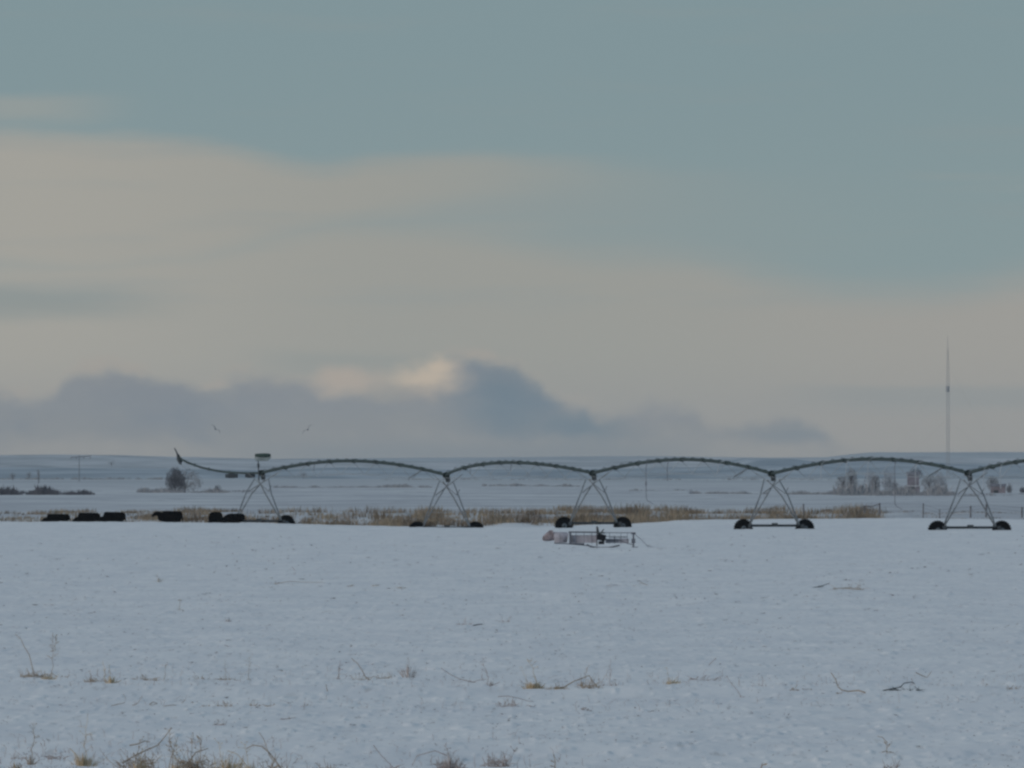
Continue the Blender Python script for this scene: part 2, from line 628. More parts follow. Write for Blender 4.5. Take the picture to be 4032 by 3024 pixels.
# ------------------------------------------------------------------ materials
M_pipe = mat("green_painted_pipe", (.030, .046, .045), .3, 1.5, .6)
M_leg = mat("weathered_galvanised_steel", (.17, .19, .21), .25, 2.0, .6)
M_frost = mat("frosted_truss_steel", (.34, .37, .40), .2, 2.0, .8)
M_tyre = mat("black_rubber", (.004, .005, .007), .2, 6, .9)
M_tyre.node_tree.nodes["Principled BSDF"].inputs["Specular IOR Level"].default_value = .05
M_rim = mat("snow_packed_rim", (.10, .12, .14), .3, 8, .8)
M_box = mat("dark_grey_housing", (.05, .06, .07), .2, 3, .6)
M_green = mat("dark_green_panel", (.035, .06, .055), .2, 3, .6)
M_pale = mat("pale_grey_metal", (.24, .28, .29), .2, 3, .6)
M_hose = mat("frosted_hose", (.40, .43, .47), .15, 3, .8)
M_hosed = mat("grey_hose", (.17, .18, .21), .15, 3, .8)

# ------------------------------------------------------------------ centre pivot irrigator
# towers: column, distance, pipe row, wheel centre height, wheel columns
TW = [(1030, 1801, 1863, .02), (1757, 1750, 1872, -.36), (2333, 1699, 1864, .08), (3038, 1649, 1866, .02), (3812, 1600, 1864, .00), (4560, 1551, 1862, .0)]


def build_pivot():
    P = [at(x, y, D) for x, D, y, zc in TW]
    root = empty("centre_pivot_irrigator", (P[2].x, P[2].y, 0))
    tag(root, "long dark green centre pivot sprinkler arching on wheeled towers across the snow", "irrigation machine")
    n = len(P)
    # spans
    for i in range(n - 1):
        a, b = P[i], P[i + 1]
        rise = [.98, .86, .98, .98, .98][i]
        peak = [.50, .42, .52, .52, .5][i]

        def pt(t, off=0.0):
            q = a.lerp(b, t)
            s = t ** (math.log(.5) / math.log(peak)) if 0 < t < 1 else t
            mid = max(0, math.sin(math.pi * s)) ** .85
            q.z += rise * mid - off
            return q
        d = (b - a).normalized()
        side = Vector((d.y, -d.x, 0)).normalized()
        NS = 48
        pts = [pt(k / NS) for k in range(NS + 1)]
        pm = MB()
        pm.path(pts, .118, 8)
        for k in range(1, 8):                                     # flanges and saddle brackets
            q = pt(k / 8)
            q2 = pt(k / 8 + .006)
            pm.path([q, q2], .15, 8)
            pm.path([q + Vector((0, 0, -.03)), q + d * .5 + Vector((0, 0, -.12)), q + d * 1.0 + Vector((0, 0, -.04))], .06, 5)
        for k in range(20):                                       # sprinkler outlets
            t = (k + .5) / 20
            q = pt(t)
            pm.path([q, q + Vector((0, 0, .14)), q + side * .16 + Vector((0, 0, .17)), q + side * .24 + Vector((0, 0, .02))], .022, 4)
        pipe = pm.build("span_pipe", M_pipe, root, True)
        # truss of V struts and two rods
        tm = MB()
        rods = [[], []]
        for k in range(0, 9):
            t = k / 8
            dep = .15 if k in (0, 8) else (.75 if k in (1, 7) else .95)
            q = pt(t)
            for j, sg in enumerate((-1, 1)):
                e = q + side * sg * (.25 if k in (0, 8) else .85) - Vector((0, 0, dep))
                rods[j].append(e)
                if 0 < k < 8: tm.path([q, e], .022, 4)
        for r_ in rods: tm.path(r_, .011, 4)
        for k in range(1, 8): tm.path([rods[0][k], rods[1][k]], .014, 4)
        tm.build("truss", M_frost, root)
        # dark strut near the far tower and hanging hoses
        q = pt(.12 if False else .88)
        sm = MB()
        sm.path([q, q - side * 0.0 + Vector((-.95, 0, -.62)) + Vector((-.08, 0, 0)), q + Vector((-1.12, 0, -.82))], [.05, .045, .03], 5)
        if i not in (1,): sm.build("bracing_strut", M_leg, root)
        # goosenecks and drop hoses
        for fr, ln, mt in [[(.33, .5, M_hosed)], [(.22, .6, M_hosed), (.5, .6, M_hosed)], [(.35, 2.6, M_hosed), (.47, 1.5, M_hosed), (.75, .7, M_hose)],
                           [(.43, 2.0, M_hose), (.54, 1.9, M_hose), (.675, 2.9, M_hosed), (.78, 1.6, M_hose), (.30, 1.2, M_hose)],
                           [(.05, 1.1, M_hosed), (.13, 1.5, M_hose), (.22, 1.7, M_hose), (.4, 2.2, M_hose)]][i]:
            q = pt(fr)
            hm = MB()
            hm.path([q, q + Vector((-.05, 0, .10)), q + Vector((-.28, 0, .10)), q + Vector((-.50, 0, -.12)), q + Vector((-.56, 0, -.5)),
                     q + Vector((-.56, 0, -max(.6, ln * .6))), q + Vector((-.54, 0, -max(.65, ln)))], .026, 5)
            if ln > 2.5:
                e = q + Vector((-.54, 0, -ln))
                hm.path([e, e + Vector((.12, 0, -.18)), e + Vector((.5, 0, -.40))], .022, 5)
                hm.path([q + Vector((-.56, 0, -ln * .55)), q + Vector((-.56, 0, -ln * .65))], .06, 5)
            hm.build("drop_hose", mt, root)
    # towers
    for i, (x, D, y, zc) in enumerate(TW):
        p = P[i]
        dn = (P[min(n - 1, i + 1)] - P[max(0, i - 1)]).normalized()
        side = Vector((-dn.y, dn.x, 0)).normalized()
        if side.x < 0: side = -side
        dh = Vector((dn.x, dn.y, 0)).normalized()
        hb = [2.15, 2.18, 2.12, 2.18, 2.2, 2.15][i]
        cx = at([1018, 1757, 2336, 3048, 3818, 4560][i], 0, D).x
        c = Vector((cx, D, zc))
        t = empty("tower", (cx, D, zc), root)
        # base beam: a shallow truss of two tubes
        bm = MB()
        bz = Vector((0, 0, .20))
        bm.path([c + bz - side * (hb - .3), c + bz + side * (hb - .3)], .085, 8)
        bm.box(c + bz + Vector((.05, -.05, .07)), (.42, .35, .22))        # centre drive
        bm.path([c + bz - side * (hb - .3) + Vector((0, -.14, 0)), c + bz + side * (hb - .3) + Vector((0, -.14, 0))], .02, 6)
        bm.build("base_beam", M_box, t)
        # wheels with lugged tyre
        for sg in (-1, 1):
            wc = c + side * sg * hb
            ax = dh
            ty = MB()
            r0 = .63
            ty.lathe(wc - ax * .15, ax, [(0, .40), (0, .56), (.05, r0), (.15, r0 + .015), (.25, r0), (.30, .56), (.30, .40)], 28)
            for k in range(24):
                an = 2 * math.pi * k / 24
                rv = side * math.cos(an) + Vector((0, 0, 1)) * math.sin(an)
                tv = -side * math.sin(an) + Vector((0, 0, 1)) * math.cos(an)
                Mx = Matrix((rv, ax, tv)).transposed()
                ty.box(wc + rv * (r0 + .02), (.05, .26, .05), Mx)
            ty.build("tyre", M_tyre, t, False)
            rm = MB()
            rm.lathe(wc - ax * .17, ax, [(0, .06), (0, .12), (.05, .30), (.06, .385), (.28, .385), (.29, .30), (.34, .12), (.34, .06)], 20)
            rm.build("rim", M_rim, t, True)
            gm = MB()
            gm.box(wc - side * sg * .32 + Vector((0, 0, .17)), (.5, .3, .26))
            gm.box(wc - side * sg * .5 + Vector((0, -.05, .32)), (.18, .22, .2))
            gm.build("gearbox", M_box, t)
        # four legs, two each side, meeting under the pipe
        top = p + Vector((0, 0, -.42))
        for sg in (-1, 1):
            for sd_ in (-1, 1):
                lg = MB()
                b0 = c + side * sg * (hb - .42) + Vector((0, 0, .25)) + dh * sd_ * .10
                k0 = c + side * sg * (hb * .345) + Vector((0, 0, (p.z - zc) * .60)) + dh * sd_ * .9
                e0 = top + side * sg * .12 + dh * sd_ * 1.6
                lg.path([b0, k0, e0], [.058, .05, .042], 5)
                lg.build("leg", M_leg, t)
            kb = MB()
            a0 = c + side * sg * (hb * .36) + Vector((0, 0, (p.z - zc) * .64))
            if sg < 0:
                kb.path([a0, p + dh * -5.0 * (1 if dh.y > 0 else -1) * 1.0 + Vector((0, 0, .05))], [.045, .035], 5)
            else:
                kb.path([a0, p + dh * 4.2 * (1 if dh.y > 0 else -1) + Vector((0, 0, .05))], [.03, .02], 5)
                kb.path([a0, a0 + side * .22 + Vector((0, 0, .42))], [.04, .03], 5)
            kb.build("brace", M_leg, t)
        hm = MB()
        for hgt, hw_ in ((.33, .80), (.60, .42)):
            zz = (p.z - zc) * hgt
            hm.path([c + Vector((0, 0, zz)) - side * hb * (1 - hgt) * .98, c + Vector((0, 0, zz)) + side * hb * (1 - hgt) * .98], .012, 4)
        hm.build("cross_rod", M_frost, t)
        jm = MB()
        jm.path([p - dh * .5, p + dh * .5], .15, 8)
        jm.path([p - dh * .18, p - dh * .1], .24, 10)
        jm.path([p + dh * .1, p + dh * .18], .24, 10)
        jm.path([p + Vector((0, 0, -.05)), p + Vector((.02, 0, -.5))], [.11, .05], 6)
        jm.path([p + Vector((0, 0, .05)), p + Vector((0, 0, .28))], [.05, .02], 5)
        jm.build("pipe_joint", M_pipe, t, True)
        bx = MB()
        bx.box(p + Vector((.15, -.1, -.33)), (.28, .3, .34))
        bx.build("control_box", M_box, t)
    # end overhang rising to the end gun
    D0 = 1801
    op = [(1030, 1863, 0), (960, 1863, 6), (900, 1860, 11), (860, 1855, 14), (820, 1847, 17), (790, 1840, 19.5), (765, 1831, 21.5), (740, 1822, 23), (716, 1809, 24.5), (706, 1800, 25)]
    om = MB()
    om.path([at(a, b, D0 + d_) for a, b, d_ in op], [.085] * 7 + [.09, .08, .07], 8)
    for a, b, d_ in (op[2], op[4], op[6]):
        q = at(a, b, D0 + d_)
        om.path([q, q + Vector((.1, 0, -.0))], .13, 8)
    om.build("overhang_pipe", M_pipe, root, True)
    g = MB()
    De = D0 + 25
    g.path([at(708, 1822, De), at(704, 1808, De), at(701, 1790, De)], [.10, .17, .10], 8)
    g.path([at(703, 1800, De), at(696, 1782, De), at(687, 1764, De)], [.09, .06, .035], 7)
    g.path([at(716, 1812, De), at(712, 1828, De), at(704, 1822, De)], [.10, .10, .05], 7)
    g.build("end_gun", M_box, root, True)
    for a, b, w_, h_, d_ in ((912, 1874, .95, .28, 10), (985, 1873, .75, .26, 4)):
        bx = MB()
        q = at(a, b, D0 + d_)
        bx.box(q, (w_, .4, h_))
        bx.path([q + Vector((-.25, 0, 0)), q + Vector((.25, 0, 0))], .17, 8)
        bx.path([q, q + Vector((0, 0, .24))], .05, 6)
        bx.build("booster_pump", M_box, root)
    # panel on a mast above the last tower
    pm = MB()
    q0, q1 = at(1020, 1890, D0 - 1), at(1016, 1806, D0 - 1)
    pm.path([q0, q1], [.055, .045], 6)
    pm.path([at(1017, 1826, D0 - 1), at(1018, 1840, D0 - 1)], .10, 6)
    pm.path([at(1017, 1812, D0 - 1), at(1050, 1800, D0 - 1)], .035, 5)
    pm.build("panel_mast", M_box, root)
    pn = MB()
    c = at(1036, 1793, D0 - 1)
    pn.lathe(c, (1, 0, 0), [(-.62, .05), (-.58, .12), (-.2, .15), (.2, .16), (.5, .13), (.58, .05)], 12)
    pn.build("solar_panel", M_green, root, True)
    pf = MB()
    pf.path([at(1005, 1800, D0 - 1), at(1009, 1812, D0 - 1), at(1055, 1811, D0 - 1), at(1066, 1799, D0 - 1)], .075, 6)
    pf.path([at(1012, 1805, D0 - 1), at(1060, 1804, D0 - 1)], .09, 6)
    pf.build("panel_bracket", M_pale, root)
    return root


build_pivot()

# ------------------------------------------------------------------ cattle
M_cow = mat("black_hide", (.002, .002, .003), .3, 3, .9)
M_cow.node_tree.nodes["Principled BSDF"].inputs["Specular IOR Level"].default_value = .03


def make_cow(px, D, back_y, heading, pose, label, scale=1.0):
    """body is one skinned surface; heading in degrees, 0 = head towards +x"""
    x = (px - 2016) * K * D
    z = gz1(x, D)
    hd = {'lie': [(.98, 0, .50, .14, .17), (1.14, 0, .38, .11, .13), (1.30, 0, .26, .10, .11), (1.42, 0, .16, .07, .075)],
          'graze': [(.78, 0, .98, .17, .20), (1.0, 0, .62, .13, .14), (1.12, 0, .36, .10, .12), (1.22, 0, .14, .07, .075)],
          'stand': [(.82, 0, 1.18, .17, .22), (1.05, 0, 1.33, .13, .16), (1.25, 0, 1.30, .12, .13), (1.50, 0, 1.18, .075, .08)],
          'level': [(.84, 0, 1.12, .17, .22), (1.08, 0, 1.16, .13, .16), (1.27, 0, 1.10, .12, .13), (1.50, 0, .94, .075, .08)]}[pose]
    V, E, Rd = [], [], []

    def add(p, par, r):
        V.append(Vector(p))
        Rd.append(r)
        if par is not None: E.append((par, len(V) - 1))
        return len(V) - 1
    low = -.50 if pose == 'lie' else 0.0
    mid = add((0, 0, .86 + low), None, (.36, .44))
    r1 = add((-.34, 0, .89 + low), mid, (.34, .43))
    r2 = add((-.66, 0, .94 + low), r1, (.32, .41))
    r3 = add((-.88, 0, .95 + low), r2, (.30, .39))
    r3 = add((-.98, 0, .95 + low), r3, (.22, .28))
    c1 = add((.34, 0, .88 + low), mid, (.33, .44))
    c2 = add((.64, 0, .93 + low), c1, (.29, .41))
    c2 = add((.80, 0, .95 + low), c2, (.24, .34))
    pr = c2
    for q in hd: pr = add(q[:3], pr, q[3:])
    head = pr - 1
    for s in () if pose == 'lie' else (-1, 1):
        k = add((.56, .20 * s, .66), c1, (.11, .13))
        k = add((.58, .20 * s, .38), k, (.065, .07))
        k = add((.57, .20 * s, .08), k, (.05, .05))
        add((.61, .20 * s, .0), k, (.06, .06))
        k = add((-.74, .20 * s, .66), r2, (.17, .22))
        k = add((-.80, .20 * s, .46), k, (.075, .085))
        k = add((-.76, .20 * s, .10), k, (.05, .05))
        add((-.72, .20 * s, .0), k, (.06, .06))
        add((hd[-2][0] - .06, .19 * s, hd[-2][2] + .10), head, (.03, .04))
    k = add((-1.07, 0, .84 + low), r3, (.035, .035))
    k = add((-1.09, 0, .50 + low), k, (.03, .03))
    add((-1.08, 0, .40 + low), k, (.045, .045))
    me = bpy.data.meshes.new("cow")
    me.from_pydata(V, E, [])
    me.update()
    o = bpy.data.objects.new("cow", me)
    C.objects.link(o)
    sk = o.modifiers.new("skin", 'SKIN')
    sv = me.skin_vertices[0].data
    for i, r in enumerate(Rd): sv[i].radius = r
    sv[mid].use_root = True
    sb = o.modifiers.new("smooth", 'SUBSURF')
    sb.levels = sb.render_levels = 2
    sk.use_smooth_shade = True
    me.materials.append(M_cow)
    top = H - (back_y - HOR) * K * D
    want = (top - z) / (.87 if pose == 'lie' else 1.36)
    o.location = (x, D, z)
    s = max(.75, min(1.25, want))
    o.scale = (scale, scale, s)
    o.rotation_euler = (0, 0, math.radians(heading))
    tag(o, label, "cow", "black cattle behind the rim of the field")
    return o


make_cow(218, 1862, 2021, 183, 'graze', "leftmost black cow, lowest, facing left with its head down behind the snow", 1.05)
make_cow(340, 1860, 2016, 186, 'graze', "second black cow from the left, sloping back, close behind the leftmost one")
make_cow(440, 1858, 2013, 186, 'graze', "third black cow from the left, squarish rump against a thin bright gap", 1.0)
make_cow(668, 1860, 2009, 184, 'level', "lone black cow standing apart midway between the three and the irrigator", .93)
make_cow(846, 1860, 2013, 248, 'graze', "small rounded black cow turned away just left of the one at the tower")
make_cow(924, 1797, 2019, 190, 'lie', "black cow lying against the wheeled tower, hiding its left wheel", .72)

# ------------------------------------------------------------------ low farm machine on the snow
def build_machine():
    D = 1242
    M_nose = mat("rusty_brown_nose", (.22, .19, .21), .35, 5)
    M_dk = mat("black_engine", (.006, .007, .012), .2, 4)
    M_rl = mat("dull_steel_rail", (.12, .13, .16), .2, 4)
    M_pn = mat("snow_dusted_panel", (.34, .335, .385), .3, 3)
    a = at(2340, 2150, D)
    root = empty("farm_implement", (a.x, D, gz1(a.x, D)))
    tag(root, "low pale farm machine with rounded nose and black engine standing in snow before the pivot", "farm machine")

    def p(x, y, d=0): return at(x, y, D + d)
    m = MB()
    pts = [p(2138, 2127), p(2142, 2122), p(2155, 2116), p(2172, 2108), p(2180, 2107)]
    m.path(pts, [.05, .14, .22, .29, .25], 14)
    m.build("nose_cone", M_nose, root, True)
    m = MB()
    m.path([p(2180, 2118), p(2182, 2116), p(2230, 2116), p(2236, 2117)], [.20, .29, .28, .22], 14)
    m.build("tank", M_pn, root, True)
    for x0, x1, y, r in ((2238, 2350, 2095, .045), (2380, 2500, 2097, .022), (2385, 2470, 2112, .018), (2240, 2300, 2141, .05), (2400, 2470, 2116, .016)):
        for dd, kf in ((-.6, 1), (.6, .8)):
            m = MB()
            m.path([p(x0, y, dd), p(x1, y + 1, dd)], r * kf, 6)
            m.build("frame_rail", M_rl, root)
    for x, y0, y1, r in ((2245, 2095, 2140, .065), (2495, 2096, 2158, .035), (2350, 2072, 2150, .04), (2420, 2110, 2140, .03)):
        for dd in (-.6, .6):
            m = MB()
            m.path([p(x, y0, dd), p(x, y1, dd)], r, 6)
            m.build("upright", M_rl, root)
    m = MB()
    m.box(p(2298, 2122), (1.30, .9, .40))
    m.build("side_panel", M_pn, root)
    m = MB()
    m.box(p(2430, 2130), (1.2, .9, .22))
    m.build("deck", M_pn, root)
    m = MB()
    m.box(p(2368, 2116, -.75), (.46, .5, .26))
    m.path([p(2352, 2112, -.8), p(2384, 2120, -.8)], .17, 8)
    m.box(p(2368, 2137, -.75), (.30, .4, .16))
    m.build("engine", M_dk, root)
    m = MB()
    m.path([p(2356, 2104, -.7), p(2355, 2088, -.7), p(2352, 2074, -.7)], [.06, .05, .04], 6)
    m.path([p(2360, 2102, -.7), p(2370, 2094, -.7), p(2378, 2083, -.7)], [.05, .04, .03], 6)
    m.box(p(2368, 2098, -.7), (.34, .3, .07))
    m.build("lever", M_box, root)
    for dd in (-.9, .9):
        m = MB()
        m.path([p(2310, 2144, dd), p(2325, 2152, dd), p(2360, 2157, dd), p(2400, 2156, dd), p(2440, 2147, dd)], .05, 6)
        m.build("skid", M_rl, root)
    for dd in (-.45, .45):                     # open wire end and lower side pipes
        m = MB()
        m.path([p(2182, 2139, dd), p(2230, 2141, dd), p(2290, 2146, dd), p(2330, 2150, dd)], .03, 6)
        m.build("side_pipe", M_rl, root)
        m = MB()
        m.path([p(2385, 2126, dd), p(2440, 2128, dd), p(2470, 2140, dd), p(2495, 2146, dd)], .02, 6)
        m.build("side_pipe", M_rl, root)
        for x_ in (2205, 2268, 2300, 2330, 2400, 2445, 2470):
            m = MB()
            m.path([p(x_, 2098, dd), p(x_, 2142, dd)], .011, 5)
            m.build("wire_stay", M_rl, root)
    m = MB()
    m.path([p(2494, 2100), p(2520, 2120), p(2552, 2153)], .014, 5)
    m.path([p(2552, 2153), p(2610, 2156)], .012, 5)
    m.build("stay_cable", M_rl, root)
    m = MB()
    m.box(p(2494, 2130, -.6), (.20, .2, .22))
    m.path([p(2494, 2098, -.6), p(2494, 2160, -.6)], .05, 6)
    m.box(p(2500, 2156, -.6), (.34, .3, .08))
    m.box(p(2494, 2100, -.6), (.24, .2, .10))
    m.build("hitch", M_rl, root)


build_machine()

# ------------------------------------------------------------------ tall tan grass beyond the rim (stuff)
M_tan = mat("dry_tan_grass", (.13, .098, .070), .3, .35, col2=(.25, .205, .15), stretch=(1, .1, 1))
M_tan2 = mat("grey_frosted_grass", (.27, .25, .24), .25, .5, stretch=(1, .1, 1))


def build_tall_grass():
    rng = random.Random(11)
    pr = [(-3000, .5, .5), (0, .6, .6), (340, .5, .6), (520, .45, .55), (640, .5, .6), (760, .6, .75), (850, .5, .6), (960, .6, .7), (1150, .8, .85), (1300, 1.0, 1.15), (1430, 1., 1.15),
          (1560, 1., 1.1), (1700, .9, 1.0), (1790, .5, .6), (1850, .7, .9), (1950, 1.0, 1.05), (2080, .8, .9), (2200, .9, .95), (2400, 1., .95), (2560, 1., 1.1), (2640, .9, .95), (2780, .8, .9),
          (2920, .8, .8), (3080, .8, .9), (3230, .8, .9), (3390, 1., 1.05), (3450, .8, .9), (3475, .15, .5), (3700, .2, .3), (4032, .15, .3), (7000, .2, .3)]
    xs = [p[0] for p in pr]
    den = [p[1] for p in pr]
    hs = [p[2] for p in pr]
    mb = MB()
    mg = MB()
    for c in range(5200):
        px = rng.uniform(-1500, 5500)
        d = float(np.interp(px, xs, den))
        nz = float(vnoise(np.array([px * .012]), np.array([3.3]), 77)[0]) + .5
        if rng.random() > d * (.12 + 1.0 * nz): continue
        h = float(np.interp(px, xs, hs)) * .86 * rng.uniform(.45, 1.15) * (.75 + .5 * nz)
        D = rng.choice((rng.uniform(2050, 2110), rng.uniform(2050, 2300)))
        if 1540 < px < 1640 and rng.random() < .5: D = 2015
        if 1700 > px > 1150 and rng.random() < .4: D = 2010
        x = (px - 2016) * K * D
        z = gz1(x, D)
        tgt = mb if (px < 3480 and rng.random() < .85 and d > .45) else (mg if rng.random() < .7 else mb)
        for b in range(24):
            bx = x + rng.gauss(0, .5)
            hb = h * rng.uniform(.5, 1.05)
            tgt.blade((bx, D + rng.gauss(0, 1.2), z - .05), rng.uniform(0, 6.28), hb, rng.uniform(.025, .065), rng.gauss(0, .22) * h, rng)
    tag(mb.build("tall_grass", M_tan), kind='stuff')
    tag(mg.build("frosted_grass", M_tan2), kind='stuff')


build_tall_grass()

# fence at the right --------------------------------------------------
def build_fence():
    M_post = mat("weathered_post", (.16, .16, .175), .3, 4)
    D = 2110
    root = empty("wire_fence", (at(3600, 0, D).x, D, 0))
    tag(root, "thin wire fence on dark posts running right from the tan grass", "fence")
    tops = []
    for x, y0, y1, r in ((3164, 1984, 2046, .075), (3404, 1990, 2034, .08), (3463, 1981, 2040, .085), (3636, 1982, 2036, .06), (3700, 2004, 2036, .05), (3822, 1992, 2040, .08), (3884, 1984, 2042, .085), (4024, 1996, 2045, .08), (4300, 1992, 2045, .08), (4620, 1992, 2045, .08)):
        m = MB()
        t = at(x, y0, D)
        b = at(x + R.uniform(-2, 2), y1, D)
        b.z = min(b.z, gz1(b.x, D) - .05)
        m.path([b, b.lerp(t, .6), t], [r, r * .95, r * .85], 7)
        m.build("post", M_post, root, True)
        tops.append(t)
    m = MB()
    m.path([at(3404, 1992, D), at(3430, 1996, D), at(3463, 1984, D)], .05, 5)
    m.build("brace_rail", M_post, root)
    m = MB()
    for dz in (.08, .38, .68):
        m.path([t - Vector((0, 0, dz)) for t in tops[1:]], .009, 4)
    m.build("wire", M_post, root)


build_fence()

# ------------------------------------------------------------------ far trees and shrubs
M_twd = mat("dark_winter_twigs", (.075, .08, .10), .3, 1.0)
M_twm = mat("hazed_grey_twigs", (.25, .26, .285), .25, 1.0)  # twig grey lightened to imitate haze over the far plain
M_twf = mat("frosted_hazed_twigs", (.30, .32, .36), .2, 1.0)  # hoarfrost tone, with paleness for distance haze in the colour
M_bark = mat("dark_bark", (.06, .06, .07), .2, 2)
M_barkf = mat("frosted_bark", (.42, .44, .48), .15, 2)


def tree(name, px, base, top, half, D, m_tw, m_bk, label, cat, group=None, seed=1, shape='round', n=900, trunk=True, weep=False):
    """px column, base/top rows, half width in photograph pixels"""
    rng = random.Random(seed)
    B = at(px, base, D)
    B.z = max(B.z, gz1(B.x, D) - .1)
    hh = (base - top) * K * D
    hw = half * K * D
    root = empty(name, B)
    tag(root, label, cat, group)
    cm = MB()
    tk = MB()
    if trunk:
        tk.path([B - Vector((0, 0, .2)), B + Vector((rng.uniform(-.1, .1), 0, hh * .3)), B + Vector((rng.uniform(-.25, .25), 0, hh * .75))], [hh * .03, hh * .022, hh * .006], 6)
    nb = 16
    for k in range(nb):
        an = rng.uniform(0, 6.28)
        z0 = hh * rng.uniform(.02 if shape == 'bush' else .15, .6)
        lx = hw * rng.uniform(.5, 1)
        e = B + Vector((math.cos(an) * lx, math.sin(an) * lx, min(hh * .97, z0 + hh * rng.uniform(.2, .5))))
        s = B + Vector((0, 0, z0))
        tk.path([s, s.lerp(e, .5) + Vector((0, 0, hh * .05)), e], [hh * .012, hh * .008, hh * .003], 4)
    for k in range(n):
        for _ in range(20):
            a = Vector((rng.uniform(-1, 1), rng.uniform(-1, 1), rng.uniform(-1, 1)))
            if a.length > 1: continue
            if shape == 'bush':
                q = Vector((a.x * hw, a.y * hw, (a.z * .5 + .5) * hh))
                if (a.x ** 2 + a.y ** 2) + (a.z * .5 + .5) ** 2 > 1.0: continue
            elif shape == 'column':
                q = Vector((a.x * hw * .8, a.y * hw * .8, hh * (.5 + a.z * .5)))
            else:
                q = Vector((a.x * hw, a.y * hw, hh * (.52 + a.z * .48)))
            nv = vnoise(np.array([q.x * 1.3 + seed]), np.array([q.z * 1.3 + q.y]), seed)[0]
            if nv < -.08 and rng.random() < .75: continue
            break
        p = B + q
        up = Vector((q.x * .5, q.y * .5, abs(q.z) * .5 + .3))
        if weep: up = Vector((q.x * .5, q.y * .3, -.9 if abs(q.x) > hw * .35 else .4))
        up.normalize()
        d = (up + Vector((rng.gauss(0, .5), rng.gauss(0, .5), rng.gauss(0, .4)))).normalized()
        ln = rng.uniform(.05, .13) * hh
        w = max(.018, hh * rng.uniform(.003, .007))
        s = d.cross(Vector((0, 1, 0)))
        if s.length < .1: s = Vector((1, 0, 0))
        s.normalize()
        i = len(cm.v)
        mid = p + d * ln * .5 + Vector((rng.gauss(0, .04), 0, rng.gauss(0, .04))) * hh * .3
        cm.v += [p - s * w, p + s * w, mid + s * w, mid - s * w, p + d * ln]
        cm.f += [(i, i + 1, i + 2, i + 3), (i + 3, i + 2, i + 4)]
        d2 = (d + Vector((rng.gauss(0, .6), 0, rng.gauss(0, .6)))).normalized()
        i = len(cm.v)
        cm.v += [mid - s * w, mid + s * w, mid + d2 * ln * .7]
        cm.f += [(i, i + 1, i + 2)]
    tk.build("trunk", m_bk, root)
    cm.build("crown", m_tw, root)
    return root


Dt = 4700
tree("bush", 690, 1938, 1842, 42, Dt, M_twd, M_bark, "tall dark bush rising behind the free end of the irrigator", "bush", None, 3, 'bush', 1150)
tree("weeping_tree", 728, 1938, 1836, 74, Dt + 25, M_twm, M_bark, "pale domed weeping tree beside the tall dark bush", "tree", None, 4, 'bush', 800, weep=True)
tree("bush", 858, 1933, 1908, 16, Dt, M_twd, M_bark, "small dark clump to the right of the weeping tree", "bush", None, 5, 'bush', 250)
tree("bush", 1195, 1885, 1856, 20, 9000, M_twm, M_bark, "lone dark bush far off under the first arch of pipe", "bush", None, 6, 'bush', 260)
tree("tree", 50, 1890, 1858, 14, 9500, M_twm, M_bark, "leftmost small round tree on the distant plain", "tree", "small trees far off at left", 7, 'round', 260)
tree("tree", 114, 1888, 1858, 13, 9500, M_twm, M_bark, "small round tree between the leftmost one and the far post", "tree", "small trees far off at left", 8, 'round', 240)
tree("tree", 152, 1905, 1848, 5, 8000, M_twm, M_bark, "narrow post-like tree right of the two small round ones", "tree", "small trees far off at left", 9, 'column', 160)
tree("tree", 440, 1836, 1812, 18, 12500, M_twm, M_bark, "faint lone tree on the far slope left of the end gun", "tree", None, 10, 'round', 160)

rt = [(3320, 1946, 1878, 30, M_twm, "grey rounded bush at the left end of the frosted grove", 'round'),
      (3352, 1948, 1850, 24, M_twm, "taller grey tree behind the rounded bush of the grove", 'round'),
      (3432, 1948, 1862, 34, M_twf, "pale frosted tree with a broad crown, second clump of the grove", 'round'),
      (3448, 1948, 1880, 18, M_twm, "small grey tree in front of the broad frosted crown", 'round'),
      (3500, 1948, 1858, 28, M_twf, "frosted tree leaning over a mauve gap left of the brown shed", 'round'),
      (3522, 1946, 1902, 26, M_twm, "low dark bush just left of the brown shed", 'bush'),
      (3604, 1895, 1845, 30, M_twd, "dark crown rising right behind the brown shed", 'round'),
      (3660, 1946, 1875, 32, M_twm, "grey-blue tree just right of the brown shed", 'round'),
      (3700, 1944, 1862, 28, M_twf, "pale tree between the shed and the last tower", 'round'),
      (3908, 1940, 1876, 24, M_twm, "grey tree behind the low red-brown shed at the right", 'round'),
      (3975, 1955, 1915, 14, M_twm, "small bush right of the low red-brown shed", 'bush'),
      (4026, 1950, 1925, 12, M_twd, "dark little bush at the right edge of the photo", 'bush')]
for i, (x, b, t, hw, mt, lb, sh) in enumerate(rt):
    tree("bush" if 'bush' in lb else "tree", x, b, t, hw, 4300 + (i % 3) * 60, mt, M_barkf if mt is M_twf else M_bark, lb, "bush" if 'bush' in lb else "tree", "winter trees of the grove at right", 100 + i, sh, 520)


